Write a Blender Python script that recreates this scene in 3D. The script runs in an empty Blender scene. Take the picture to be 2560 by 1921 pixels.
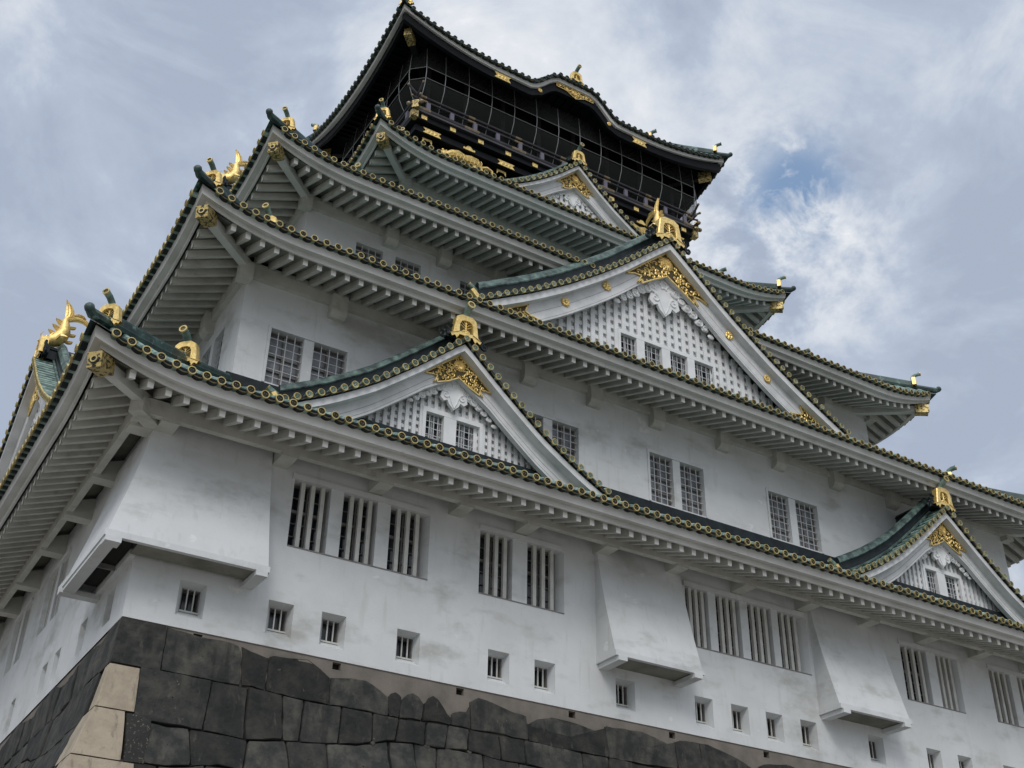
import bpy, math, random
from mathutils import Vector, Matrix, noise
random.seed(7)
S = bpy.context.scene
COL = S.collection
R = math.radians
# ---------------------------------------------------------------- camera
cam = bpy.data.objects.new('camera', bpy.data.cameras.new('camera'))
COL.objects.link(cam)
S.camera = cam
cr = Vector((0.85215384, -0.52304419, 0.01608126))
cu = Vector((-0.28781335, -0.442803, 0.84916958))
cf = Vector((0.43703238, 0.72825152, 0.52787538))
m = Matrix((cr, cu, -cf)).transposed().to_4x4()
m.translation = Vector((-5.6310764, -24.7245478, -9.2045168))
cam.matrix_world = m
cam.data.sensor_width = 36
cam.data.lens = 3089.69 / 2560 * 36
cam.data.clip_start = 0.1
cam.data.clip_end = 3000
# ---------------------------------------------------------------- sky and sun
SUN_EL, SUN_AZ = R(41), R(215)       # azimuth clockwise from +Y
sd = Vector((math.sin(SUN_AZ) * math.cos(SUN_EL), math.cos(SUN_AZ) * math.cos(SUN_EL), math.sin(SUN_EL)))
world = bpy.data.worlds.new('World')
S.world = world
world.use_nodes = True
def N(nt, t, **kw):
    n = nt.nodes.new(t)
    for k, v in kw.items():
        if k in n.inputs.keys() if hasattr(n.inputs, 'keys') else False:
            n.inputs[k].default_value = v
        else:
            setattr(n, k, v)
    return n
def build_world():
    nt = world.node_tree
    nt.nodes.clear()
    L = nt.links.new
    out = N(nt, 'ShaderNodeOutputWorld')
    bg = N(nt, 'ShaderNodeBackground')
    bg.inputs['Strength'].default_value = 0.1
    sky = N(nt, 'ShaderNodeTexSky', sky_type='NISHITA', sun_disc=False)
    sky.sun_elevation = SUN_EL
    sky.sun_rotation = SUN_AZ
    tc = N(nt, 'ShaderNodeTexCoord')
    def nz(scale, detail, rough, dist, off=(0, 0, 0), st=(1, 1, 1)):
        mp = N(nt, 'ShaderNodeMapping')
        mp.inputs['Location'].default_value = off
        mp.inputs['Scale'].default_value = st
        L(tc.outputs['Generated'], mp.inputs['Vector'])
        n = N(nt, 'ShaderNodeTexNoise')
        n.inputs['Scale'].default_value = scale
        n.inputs['Detail'].default_value = detail
        n.inputs['Roughness'].default_value = rough
        n.inputs['Distortion'].default_value = dist
        L(mp.outputs['Vector'], n.inputs['Vector'])
        return n.outputs['Fac']
    def mth(op, a, b=None, c=None, clamp=False):
        n = N(nt, 'ShaderNodeMath', operation=op)
        n.use_clamp = clamp
        for i, x in enumerate((a, b, c)):
            if x is None: continue
            if isinstance(x, (int, float)): n.inputs[i].default_value = x
            else: L(x, n.inputs[i])
        return n.outputs[0]
    def near(d, r0, r1):                 # 1 close to direction d, 0 beyond r1
        v = N(nt, 'ShaderNodeVectorMath', operation='DISTANCE')
        L(tc.outputs['Generated'], v.inputs[0])
        v.inputs[1].default_value = d
        mr = N(nt, 'ShaderNodeMapRange', interpolation_type='SMOOTHSTEP')
        L(v.outputs['Value'], mr.inputs['Value'])
        mr.inputs['From Min'].default_value = r1
        mr.inputs['From Max'].default_value = r0
        return mr.outputs['Result']
    n1 = nz(2.3, 5, .5, .25, (3.1, 1.2, .4))
    n2 = nz(6.0, 7, .6, .5, (.3, 5.2, 2.4), (1, 1, 1.5))
    n3 = nz(17, 8, .62, .25, (2.3, .4, 1.1), (1, 1, 1.3))
    b = mth('MULTIPLY_ADD', n1, 1.1, mth('MULTIPLY', n2, 1.3))
    b = mth('MULTIPLY_ADD', n3, .30, b)
    b = mth('SUBTRACT', b, .89)
    puff = mth('MULTIPLY', near((.57, .55, .615), .02, .13), mth('SUBTRACT', n3, .5))
    b = mth('MULTIPLY_ADD', puff, 2.3, b)
    b = mth('MULTIPLY_ADD', near((.40, .59, .70), .02, .30), .22, b)
    b = mth('MULTIPLY_ADD', near((.55, .57, .61), .01, .09), .22, b)
    b = mth('MULTIPLY_ADD', near((.62, .50, .60), .01, .09), .16, b)
    b = mth('MULTIPLY_ADD', near((.75, .42, .50), .05, .26), -.22, b)
    b = mth('MULTIPLY_ADD', near((.12, .74, .66), .02, .16), -.10, b)
    b = mth('MULTIPLY_ADD', near((.62, .44, .65), .02, .10), -.06, b)
    cr_ = N(nt, 'ShaderNodeValToRGB')
    e = cr_.color_ramp.elements
    e[0].position, e[0].color = .26, (.40, .46, .58, 1)
    e[1].position, e[1].color = .95, (1.0, 1.0, 1.02, 1)
    for p, c in ((.42, (.47, .54, .66, 1)), (.60, (.64, .69, .77, 1)), (.78, (.78, .81, .86, 1))):
        x = e.new(p); x.color = c
    L(b, cr_.inputs['Fac'])
    sc = N(nt, 'ShaderNodeMixRGB', blend_type='MULTIPLY')
    sc.inputs['Fac'].default_value = 1
    # an overcast sky is brighter towards the zenith
    sp = N(nt, 'ShaderNodeSeparateXYZ')
    L(tc.outputs['Generated'], sp.inputs[0])
    zr = N(nt, 'ShaderNodeMapRange')
    L(sp.outputs['Z'], zr.inputs['Value'])
    zr.inputs['From Min'].default_value = .75
    zr.inputs['From Max'].default_value = 1.0
    zr.inputs['To Min'].default_value = 10.0
    zr.inputs['To Max'].default_value = 17.0
    lo_ = N(nt, 'ShaderNodeMapRange', interpolation_type='SMOOTHSTEP')   # murkier towards the horizon
    L(sp.outputs['Z'], lo_.inputs['Value'])
    lo_.inputs['From Min'].default_value = .05
    lo_.inputs['From Max'].default_value = .46
    lo_.inputs['To Min'].default_value = .50
    lo_.inputs['To Max'].default_value = 1.0
    # and brighter round the veiled sun, on the side behind the camera
    glow = near(tuple(sd), .25, 1.30)
    wm = N(nt, 'ShaderNodeMixRGB')
    L(mth('MULTIPLY', glow, .8), wm.inputs['Fac'])
    L(cr_.outputs['Color'], wm.inputs['Color1'])
    wm.inputs['Color2'].default_value = (.70, .72, .745, 1)
    L(wm.outputs['Color'], sc.inputs['Color1'])
    L(mth('MULTIPLY', mth('MULTIPLY', zr.outputs['Result'], lo_.outputs['Result']), mth('MULTIPLY_ADD', glow, .75, 1.0)), sc.inputs['Color2'])
    gap = mth('MULTIPLY', near((.567, .52, .639), .015, .064), mth('MULTIPLY', mth('SUBTRACT', nz(19, 8, .6, .5, (1.7, .2, .9)), .46), 8.0, clamp=True), clamp=True)
    mix = N(nt, 'ShaderNodeMixRGB')
    L(gap, mix.inputs['Fac'])
    L(sc.outputs['Color'], mix.inputs['Color1'])
    veil = N(nt, 'ShaderNodeMixRGB', blend_type='ADD')      # thin cloud in front of the blue
    veil.inputs['Fac'].default_value = 1
    veil.inputs['Color2'].default_value = (1.3, 1.9, 2.7, 1)
    L(sky.outputs['Color'], veil.inputs['Color1'])
    L(veil.outputs['Color'], mix.inputs['Color2'])
    L(mix.outputs['Color'], bg.inputs['Color'])
    L(bg.outputs[0], out.inputs['Surface'])
build_world()
sun = bpy.data.objects.new('sun', bpy.data.lights.new('sun', 'SUN'))
COL.objects.link(sun)
sun.data.energy = 1.1
sun.data.angle = R(20)
sun.data.color = (1, .96, .9)
sd = Vector((math.sin(SUN_AZ) * math.cos(SUN_EL), math.cos(SUN_AZ) * math.cos(SUN_EL), math.sin(SUN_EL)))
sun.rotation_euler = sd.to_track_quat('Z', 'Y').to_euler()
S.view_settings.view_transform = 'Standard'
S.view_settings.look = 'None'
S.view_settings.gamma = 1
S.view_settings.exposure = 0.0
# ---------------------------------------------------------------- materials
def mat(name, base, rough=.7, metal=0, var=None, scale=3, bump=0, bscale=30, stretch=(1, 1, 1), detail=5, island=0, lo=.4, hi=.65, spec=None):
    M = bpy.data.materials.new(name)
    M.use_nodes = True
    nt = M.node_tree
    L = nt.links.new
    b = nt.nodes['Principled BSDF']
    b.inputs['Roughness'].default_value = rough
    b.inputs['Metallic'].default_value = metal
    if spec is not None: b.inputs['Specular IOR Level'].default_value = spec
    b.inputs['Base Color'].default_value = (*base, 1)
    tc = N(nt, 'ShaderNodeTexCoord')
    mp = N(nt, 'ShaderNodeMapping')
    mp.inputs['Scale'].default_value = stretch
    L(tc.outputs['Object'], mp.inputs['Vector'])
    src = None
    if var:
        n = N(nt, 'ShaderNodeTexNoise')
        n.inputs['Scale'].default_value = scale
        n.inputs['Detail'].default_value = detail
        n.inputs['Roughness'].default_value = .6
        L(mp.outputs['Vector'], n.inputs['Vector'])
        r = N(nt, 'ShaderNodeValToRGB')
        r.color_ramp.elements[0].position = lo
        r.color_ramp.elements[0].color = (*base, 1)
        r.color_ramp.elements[1].position = hi
        r.color_ramp.elements[1].color = (*var, 1)
        L(n.outputs['Fac'], r.inputs['Fac'])
        src = r.outputs['Color']
        if island:
            g = N(nt, 'ShaderNodeNewGeometry')
            mr = N(nt, 'ShaderNodeMapRange')
            L(g.outputs['Random Per Island'], mr.inputs['Value'])
            mr.inputs['To Min'].default_value = 1 - island
            mr.inputs['To Max'].default_value = 1 + island
            mx = N(nt, 'ShaderNodeMixRGB', blend_type='MULTIPLY')
            mx.inputs['Fac'].default_value = 1
            L(src, mx.inputs['Color1']); L(mr.outputs['Result'], mx.inputs['Color2'])
            src = mx.outputs['Color']
        L(src, b.inputs['Base Color'])
    if bump:
        n = N(nt, 'ShaderNodeTexNoise')
        n.inputs['Scale'].default_value = bscale
        n.inputs['Detail'].default_value = 6
        L(mp.outputs['Vector'], n.inputs['Vector'])
        bp = N(nt, 'ShaderNodeBump')
        bp.inputs['Strength'].default_value = bump
        bp.inputs['Distance'].default_value = .03
        L(n.outputs['Fac'], bp.inputs['Height'])
        L(bp.outputs['Normal'], b.inputs['Normal'])
    M['src'] = 0
    return M, nt, src
def overlay(M, nt, src, col, scale, lo, hi, stretch=(1, 1, 1), fac=1.0, off=0):
    """lay blotches of another colour over the base colour"""
    L = nt.links.new
    b = nt.nodes['Principled BSDF']
    tc = N(nt, 'ShaderNodeTexCoord')
    mp = N(nt, 'ShaderNodeMapping')
    mp.inputs['Scale'].default_value = stretch
    mp.inputs['Location'].default_value = (off, off * .7, off * 1.3)
    L(tc.outputs['Object'], mp.inputs['Vector'])
    n = N(nt, 'ShaderNodeTexNoise')
    n.inputs['Scale'].default_value = scale
    n.inputs['Detail'].default_value = 7
    n.inputs['Roughness'].default_value = .62
    L(mp.outputs['Vector'], n.inputs['Vector'])
    mr = N(nt, 'ShaderNodeMapRange', interpolation_type='SMOOTHSTEP')
    L(n.outputs['Fac'], mr.inputs['Value'])
    mr.inputs['From Min'].default_value = lo
    mr.inputs['From Max'].default_value = hi
    mr.inputs['To Max'].default_value = fac
    mx = N(nt, 'ShaderNodeMixRGB')
    L(mr.outputs['Result'], mx.inputs['Fac'])
    L(src, mx.inputs['Color1'])
    mx.inputs['Color2'].default_value = (*col, 1)
    L(mx.outputs['Color'], b.inputs['Base Color'])
    return mx.outputs['Color']
_a = mat('plaster', (.645, .665, .68), .85, var=(.585, .60, .605), scale=.7, bump=.12, bscale=25)
P_WALL = _a[0]
_s = overlay(*_a, (.33, .33, .305), .45, .52, .72, (1, 1, 1.8), .7)
_s = overlay(_a[0], _a[1], _s, (.38, .375, .35), 1.1, .54, .74, (.8, .8, 1.8), .45, 4)
_s = overlay(_a[0], _a[1], _s, (.50, .50, .475), 2.2, .55, .70, (2.6, 2.6, .30), .45, 9)
_s = overlay(_a[0], _a[1], _s, (.80, .80, .79), 1.7, .66, .70, (1, 1, 1.2), .5, 15)
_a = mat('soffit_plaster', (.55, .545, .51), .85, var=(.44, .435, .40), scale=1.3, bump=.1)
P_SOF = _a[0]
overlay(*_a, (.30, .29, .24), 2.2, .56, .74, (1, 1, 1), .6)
_a = mat('eave_paint', (.60, .60, .585), .75, var=(.50, .50, .48), scale=1.1)
P_EAVE = _a[0]
overlay(*_a, (.33, .27, .22), 2.6, .62, .78, (.5, .5, 3), .6)
P_SOFD = mat('dirty_shaded_soffit', (.24, .235, .205), .9, var=(.16, .155, .13), scale=1.4)[0]  # grime, with the shade of the undersides painted into the colour
P_EAVE4 = mat('eave_paint_patinated', (.57, .59, .575), .8, var=(.50, .535, .515), scale=1.6)[0]
P_SOF4 = mat('soffit_patinated', (.49, .51, .49), .85, var=(.41, .45, .425), scale=1.6)[0]
P_TRIM = mat('gable_paint', (.66, .665, .67), .7, var=(.52, .525, .53), scale=1.5)[0]
_a = mat('lattice_paint', (.74, .745, .75), .7, var=(.66, .665, .67), scale=2)
P_LAT = _a[0]
_a = mat('copper_tile', (.014, .032, .031), .5, var=(.045, .095, .082), scale=2.2, bump=.2, bscale=18, lo=.42, hi=.7)
P_TILE = _a[0]
overlay(*_a, (.25, .38, .33), 3.2, .57, .68, (1, 1, 1), .7)
P_TILE2 = mat('weathered_green_copper', (.016, .034, .032), .6, var=(.12, .19, .165), scale=3.5, bump=.5, bscale=14)[0]
P_MINT = mat('patinated_round_tile', (.07, .125, .11), .6, var=(.32, .43, .38), scale=2.6, stretch=(1, 1, 1), lo=.42, hi=.66)[0]
P_DARK = mat('dark_copper', (.005, .008, .011), .5, var=(.012, .022, .024), scale=4, spec=.3)[0]
P_GOLD = mat('gold_leaf', (.92, .68, .26), .36, .58, var=(.66, .46, .16), scale=11, bump=.3, bscale=60)[0]
P_RING = mat('gilt_ring', (.60, .48, .20), .42, .5, var=(.30, .24, .10), scale=7)[0]
P_BACK = mat('dark_gilt_ground', (.09, .065, .022), .5, .5, var=(.05, .04, .018), scale=12)[0]
P_EMB = mat('tarnished_gilt', (.20, .16, .07), .5, .6, var=(.11, .09, .04), scale=30)[0]
P_LACQ = mat('black_lacquer', (.003, .004, .0055), .6, var=(.006, .007, .009), scale=3, spec=.14)[0]
P_LACQ2 = mat('weathered_lacquer', (.022, .021, .026), .5, var=(.055, .05, .058), scale=5, stretch=(.4, .4, 2))[0]
P_BRASS = mat('dull_brass', (.50, .38, .15), .45, .55, var=(.05, .045, .03), scale=13, lo=.50, hi=.56)[0]
P_GLASS = mat('window_glass', (.012, .015, .020), .12, var=(.03, .035, .045), scale=2.2, lo=.5, hi=.6)[0]
P_SASH = mat('painted_reflection_pane', (.15, .16, .18), .25, var=(.26, .27, .29), scale=1.7, stretch=(.6, .6, 3))[0]  # glass pane with the reflected sky painted into its pale colour
P_FRAME = mat('window_frame_paint', (.22, .21, .20), .6, var=(.15, .145, .14), scale=6)[0]
P_BAR = mat('white_bar_paint', (.56, .56, .53), .6, var=(.46, .46, .43), scale=3)[0]
P_END = mat('white_end_paint', (.78, .78, .76), .6)[0]  # rafter end plates, whiter than the rafters behind them
P_GRID = mat('window_grid_paint', (.50, .51, .52), .5)[0]
P_STEEL = mat('steel_pipe', (.26, .27, .275), .45, .3)[0]
_a = mat('dark_stone', (.019, .021, .020), .9, var=(.060, .057, .049), scale=2.4, bump=1.0, bscale=9, island=.5)
P_STONE = _a[0]
_s = overlay(*_a, (.012, .013, .013), 1.1, .5, .68, (2.2, 2.2, .35), .7)
_s = overlay(_a[0], _a[1], _s, (.12, .11, .09), 3.0, .58, .72, (1.6, 1.6, .6), .45, 7)
_s = overlay(_a[0], _a[1], _s, (.22, .20, .165), 8, .68, .73, (1, 1, .7), .55, 3)
_a = mat('pale_stone', (.37, .315, .24), .85, var=(.30, .25, .19), scale=2.5, bump=.5, bscale=12, island=.12)
P_PALE = _a[0]
_s = overlay(*_a, (.15, .12, .085), 3, .58, .75, (1, 1, 1), .6)
overlay(_a[0], _a[1], _s, (.10, .08, .055), 2.2, .56, .66, (3, 3, .5), .4, 6)
_a = mat('joint_shadow_earth', (.012, .012, .011), .95)
P_JOINT = _a[0]
_a = mat('concrete_band', (.20, .175, .15), .9, var=(.14, .125, .11), scale=1.5, bump=.3, bscale=30)
P_CONC = _a[0]
overlay(*_a, (.10, .09, .08), 2.5, .55, .75, (1, 1, .5), .5)
P_GROUND = mat('gravel', (.31, .29, .25), .95, var=(.25, .235, .20), scale=.4, bump=.4, bscale=40)[0]
# net: thin dark threads, mostly open
P_NET = bpy.data.materials.new('safety_net')
P_NET.use_nodes = True
_nt = P_NET.node_tree
_b = _nt.nodes['Principled BSDF']
_b.inputs['Base Color'].default_value = (.018, .020, .018, 1)
_b.inputs['Roughness'].default_value = .9
_b.inputs['Specular IOR Level'].default_value = .1
_b.inputs['Alpha'].default_value = .72
# ---------------------------------------------------------------- mesh building
class MB:
    def __init__(s, T=None):
        s.v, s.f, s.T = [], [], T
    def add(s, vs, fs):
        o = len(s.v)
        if s.T is None: s.v.extend(tuple(v) for v in vs)
        else: s.v.extend(tuple(s.T @ Vector(v)) for v in vs)
        s.f.extend(tuple(i + o for i in f) for f in fs)
    def box(s, x0, x1, y0, y1, z0, z1):
        s.add([(x0, y0, z0), (x1, y0, z0), (x1, y1, z0), (x0, y1, z0), (x0, y0, z1), (x1, y0, z1), (x1, y1, z1), (x0, y1, z1)],
              [(0, 3, 2, 1), (4, 5, 6, 7), (0, 1, 5, 4), (1, 2, 6, 5), (2, 3, 7, 6), (3, 0, 4, 7)])
    def beam(s, a, b, w, h, up=(0, 0, 1), w2=None, h2=None):
        """rectangular bar from a to b, top edge centred on a-b line minus nothing (centred)"""
        a, b = Vector(a), Vector(b)
        d = (b - a).normalized()
        r = d.cross(Vector(up)).normalized()
        u = r.cross(d)
        w2 = w if w2 is None else w2
        h2 = h if h2 is None else h2
        vs = []
        for p, ww, hh in ((a, w, h), (b, w2, h2)):
            for i, j in ((-1, -1), (1, -1), (1, 1), (-1, 1)):
                vs.append(p + r * (i * ww / 2) + u * (j * hh / 2))
        s.add(vs, [(0, 1, 2, 3), (7, 6, 5, 4), (0, 4, 5, 1), (1, 5, 6, 2), (2, 6, 7, 3), (3, 7, 4, 0)])
    def grid(s, rows, close=False):
        n = len(rows[0])
        vs = [p for r in rows for p in r]
        fs = []
        for i in range(len(rows) - 1):
            for j in range(n - 1 + (1 if close else 0)):
                k = (j + 1) % n
                fs.append((i * n + j, i * n + k, (i + 1) * n + k, (i + 1) * n + j))
        s.add(vs, fs)
    def tube(s, pts, r, n=6, cap=True, up=None, flat=1.0):
        pts = [Vector(p) for p in pts]
        rs = r if isinstance(r, (list, tuple)) else [r] * len(pts)
        rows = []
        pu = Vector(up) if up else None
        for i, p in enumerate(pts):
            d = (pts[min(i + 1, len(pts) - 1)] - pts[max(i - 1, 0)]).normalized()
            if pu is None:
                pu = Vector((0, 0, 1)) if abs(d.z) < .9 else Vector((0, 1, 0))
            a = d.cross(pu).normalized()
            b = a.cross(d)
            if not up: pu = b
            rows.append([p + (a * math.cos(t) * flat + b * math.sin(t)) * rs[i] for t in [2 * math.pi * k / n for k in range(n)]])
        s.grid(rows, True)
        if cap:
            s.add(rows[0], [tuple(range(n))])
            s.add(rows[-1], [tuple(range(n))[::-1]])
    def prism(s, poly, y0, y1):
        """polygon in local x,z extruded between y0 and y1"""
        n = len(poly)
        vs = [(x, y0, z) for x, z in poly] + [(x, y1, z) for x, z in poly]
        s.add(vs, [tuple(range(n)), tuple(range(n, 2 * n))[::-1]] + [(i, (i + 1) % n, (i + 1) % n + n, i + n) for i in range(n)])
    def strip(s, top, bot, y0, y1):
        """band between two polylines of (x,z), from y0 to y1"""
        rows = [[(x, y1, z) for x, z in top], [(x, y0, z) for x, z in top], [(x, y0, z) for x, z in bot], [(x, y1, z) for x, z in bot]]
        s.grid(rows)
        s.add([rows[k][0] for k in range(4)], [(0, 1, 2, 3)])
        s.add([rows[k][-1] for k in range(4)], [(3, 2, 1, 0)])
    def ring(s, c, ax, r0, r1, dep, n=12):
        """flat ring facing -ax side, thickness dep"""
        c, ax = Vector(c), Vector(ax).normalized()
        t = Vector((0, 0, 1)) if abs(ax.z) < .9 else Vector((1, 0, 0))
        a = ax.cross(t).normalized(); b = ax.cross(a)
        rows = []
        for rr, dd in ((r1, dep), (r1, 0), (r0, 0), (r0, dep * .8)):
            rows.append([c + ax * dd + (a * math.cos(2 * math.pi * k / n) + b * math.sin(2 * math.pi * k / n)) * rr for k in range(n)])
        s.grid(rows, True)
    def disc(s, c, ax, r, n=10):
        c, ax = Vector(c), Vector(ax).normalized()
        t = Vector((0, 0, 1)) if abs(ax.z) < .9 else Vector((1, 0, 0))
        a = ax.cross(t).normalized(); b = ax.cross(a)
        s.add([c + (a * math.cos(2 * math.pi * k / n) + b * math.sin(2 * math.pi * k / n)) * r for k in range(n)], [tuple(range(n))])
    def ball(s, c, r, sc=(1, 1, 1), n=8, m_=6):
        rows = []
        for i in range(m_ + 1):
            a = math.pi * i / m_
            rows.append([(c[0] + r * sc[0] * math.sin(a) * math.cos(2 * math.pi * k / n), c[1] + r * sc[1] * math.sin(a) * math.sin(2 * math.pi * k / n), c[2] + r * sc[2] * math.cos(a)) for k in range(n)])
        s.grid(rows, True)
    def build(s, name, material, parent=None, smooth=False, kind=None, label=None):
        me = bpy.data.meshes.new(name)
        me.from_pydata(s.v, [], s.f)
        me.materials.append(material)
        if smooth:
            me.polygons.foreach_set('use_smooth', [True] * len(me.polygons))
            try: me.set_sharp_from_angle(angle=R(40))
            except Exception: pass
        me.update()
        o = bpy.data.objects.new(name, me)
        COL.objects.link(o)
        if parent: o.parent = parent
        if kind: o['kind'] = kind
        if label: o['label'] = label
        return o
def empty(name, parent=None, label=None, cat=None, group=None, kind=None, loc=(0, 0, 0)):
    o = bpy.data.objects.new(name, None)
    COL.objects.link(o)
    o.location = loc
    if parent: o.parent = parent
    for k, v in (('label', label), ('category', cat), ('group', group), ('kind', kind)):
        if v: o[k] = v
    return o
def lerp(tab, x):
    if x <= tab[0][0]: return tab[0][1]
    for (a, b), (c, d) in zip(tab, tab[1:]):
        if x <= c: return b + (d - b) * (x - a) / (c - a)
    (a, b), (c, d) = tab[-2:]
    return d + (d - b) / (c - a) * (x - c)
def smooth(tab, x, h=.35):
    return (lerp(tab, x - h) + lerp(tab, x) * 2 + lerp(tab, x + h)) / 4
castle = empty('castle_tower', None, 'five-storey white castle tower with green tiled roofs and gold fittings on the dark stone wall', 'castle', loc=(17, 12.5, 0))
CINV = (-17, -12.5, 0)
def C(o):                     # child of castle that keeps world coordinates
    o.parent = castle
    o.matrix_parent_inverse = Matrix.Translation(CINV)
    return o
# ---------------------------------------------------------------- walls
def wall_sheet(mb, x0, x1, z0, z1, holes, front=True):
    """holes: (ox0,ox1,oz0,oz1, ix0,ix1,iz0,iz1, depth); local plane y=0, inward +y"""
    xs = sorted({x0, x1, *[h[0] for h in holes], *[h[1] for h in holes]})
    zs = sorted({z0, z1, *[h[2] for h in holes], *[h[3] for h in holes]})
    for a, b in zip(xs, xs[1:]):
        z_start = None
        for c, d in zip(zs, zs[1:]):
            cx, cz = (a + b) / 2, (c + d) / 2
            if any(h[0] < cx < h[1] and h[2] < cz < h[3] for h in holes):
                if z_start is not None: mb.add([(a, 0, z_start), (b, 0, z_start), (b, 0, c), (a, 0, c)], [(0, 1, 2, 3)]); z_start = None
            elif z_start is None: z_start = c
        if z_start is not None: mb.add([(a, 0, z_start), (b, 0, z_start), (b, 0, z1), (a, 0, z1)], [(0, 1, 2, 3)])
    for h in holes:
        o = [(h[0], 0, h[2]), (h[1], 0, h[2]), (h[1], 0, h[3]), (h[0], 0, h[3])]
        i = [(h[4], h[8], h[6]), (h[5], h[8], h[6]), (h[5], h[8], h[7]), (h[4], h[8], h[7])]
        mb.add(o + i, [(k, (k + 1) % 4, (k + 1) % 4 + 4, k + 4) for k in range(4)])
FR = Matrix.Identity(4)
def frame(ox, oy, side):
    """local (u, v inward, z) -> world"""
    if side == 'F': return Matrix(((1, 0, 0, ox), (0, 1, 0, oy), (0, 0, 1, 0), (0, 0, 0, 1)))
    if side == 'L': return Matrix(((0, 1, 0, ox), (1, 0, 0, oy), (0, 0, 1, 0), (0, 0, 0, 1)))
    if side == 'R': return Matrix(((0, -1, 0, ox), (1, 0, 0, oy), (0, 0, 1, 0), (0, 0, 0, 1)))
    if side == 'B': return Matrix(((1, 0, 0, ox), (0, -1, 0, oy), (0, 0, 1, 0), (0, 0, 0, 1)))
def slat_window(T, x0, x1, z0, z1, nb=3):
    """tall opening: white vertical bars in front of a dark glazed frame"""
    w = C(empty('window'))
    m_ = MB(T); m_.box(x0, x1, .33, .35, z0, z1); m_.build('pane', P_GLASS, w)
    m_ = MB(T)
    f = .045
    m_.box(x0, x0 + f, .22, .33, z0, z1); m_.box(x1 - f, x1, .22, .33, z0, z1)
    m_.box(x0 + f, x1 - f, .22, .33, z0, z0 + f); m_.box(x0 + f, x1 - f, .22, .33, z1 - f, z1)
    zm = z0 + (z1 - z0) * .58
    m_.box(x0 + f, x1 - f, .25, .33, zm - .035, zm + .035)
    for k in (.2, .4, .8):
        z = z0 + (z1 - z0) * k
        m_.box(x0 + f, x1 - f, .28, .33, z - .009, z + .009)
    xm = x0 + (x1 - x0) * .5
    m_.box(xm - .02, xm + .02, .27, .33, z0 + f, zm - .035)
    m_.box(xm - .02, xm + .02, .27, .33, zm + .035, z1 - f)
    m_.build('frame', P_FRAME, w)
    m_ = MB(T)
    for k in range(nb):
        x = x0 + (x1 - x0) * (.27 + .27 * k if nb == 3 else (k + 1) / (nb + 1))
        m_.box(x - .05, x + .05, .055, .155, z0 + .004, z1 - .004)
    m_.build('bars', P_BAR, w)
    return w
def loophole(T, x0, z0, x1, z1):
    w = C(empty('loophole_window'))
    m_ = MB(T); m_.box(x0, x1, .5, .52, z0, z1); m_.build('pane', P_GLASS, w)
    m_ = MB(T)
    m_.box(x0 - .01, x1 + .01, .262, .33, z0, z0 + .04)
    for k in (.32, .68):
        x = x0 + (x1 - x0) * k
        m_.box(x - .014, x + .014, .285, .315, z0 + .04, z1)
    m_.build('bars', P_BAR, w)
    m_ = MB(T)
    m_.box(x0, x0 + .02, .31, .5, z0, z1); m_.box(x1 - .02, x1, .31, .5, z0, z1); m_.box(x0 + .02, x1 - .02, .31, .5, z1 - .02, z1); m_.box(x0 + .02, x1 - .02, .33, .5, z0, z0 + .02)
    m_.build('frame', P_FRAME, w)
def grid_window(T, x0, x1, z0, z1, nv=3, nh=6, parent=None, dep=.16, pitch=None):
    """opening closed by a fine white grille before a sash"""
    w = C(empty('window')) if parent is None else empty('window', parent)
    m_ = MB(T); m_.box(x0, x1, dep + .12, dep + .14, z0, z1)
    f = .035
    p = m_.build('pane', P_SASH if parent is None else P_GLASS, w)
    m_ = MB(T)
    for k in range(1, nv + 1):
        x = x0 + (x1 - x0) * k / (nv + 1)
        m_.box(x - .011, x + .011, dep - .10, dep - .078, z0, z1)
    for k in range(1, nh + 1):
        z = z0 + (z1 - z0) * k / (nh + 1)
        m_.box(x0, x1, dep - .078, dep - .056, z - .010, z + .010)
    g = m_.build('grille', P_GRID, w)
    m_ = MB(T)
    m_.box(x0, x0 + f, dep, dep + .12, z0, z1); m_.box(x1 - f, x1, dep, dep + .12, z0, z1)
    m_.box(x0 + f, x1 - f, dep, dep + .12, z0, z0 + f); m_.box(x0 + f, x1 - f, dep, dep + .12, z1 - f, z1)
    xm = (x0 + x1) / 2
    m_.box(xm - .025, xm + .025, dep + .03, dep + .12, z0 + f, z1 - f)
    for k in range(2, nh, 2):
        z = z0 + (z1 - z0) * k / (nh + 1) + .03
        m_.box(x0 + f, xm - .025, dep + .06, dep + .12, z - .02, z + .02)
        m_.box(xm + .025, x1 - f, dep + .06, dep + .12, z - .05, z - .01)
    fr = m_.build('frame', P_FRAME if parent is None else P_GRID, w)
    return w
def H(x0, x1, z0, z1, ix0=None, ix1=None, iz0=None, iz1=None, d=.35):
    return (x0, x1, z0, z1, x0 if ix0 is None else ix0, x1 if ix1 is None else ix1, z0 if iz0 is None else iz0, z1 if iz1 is None else iz1, d)
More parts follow.
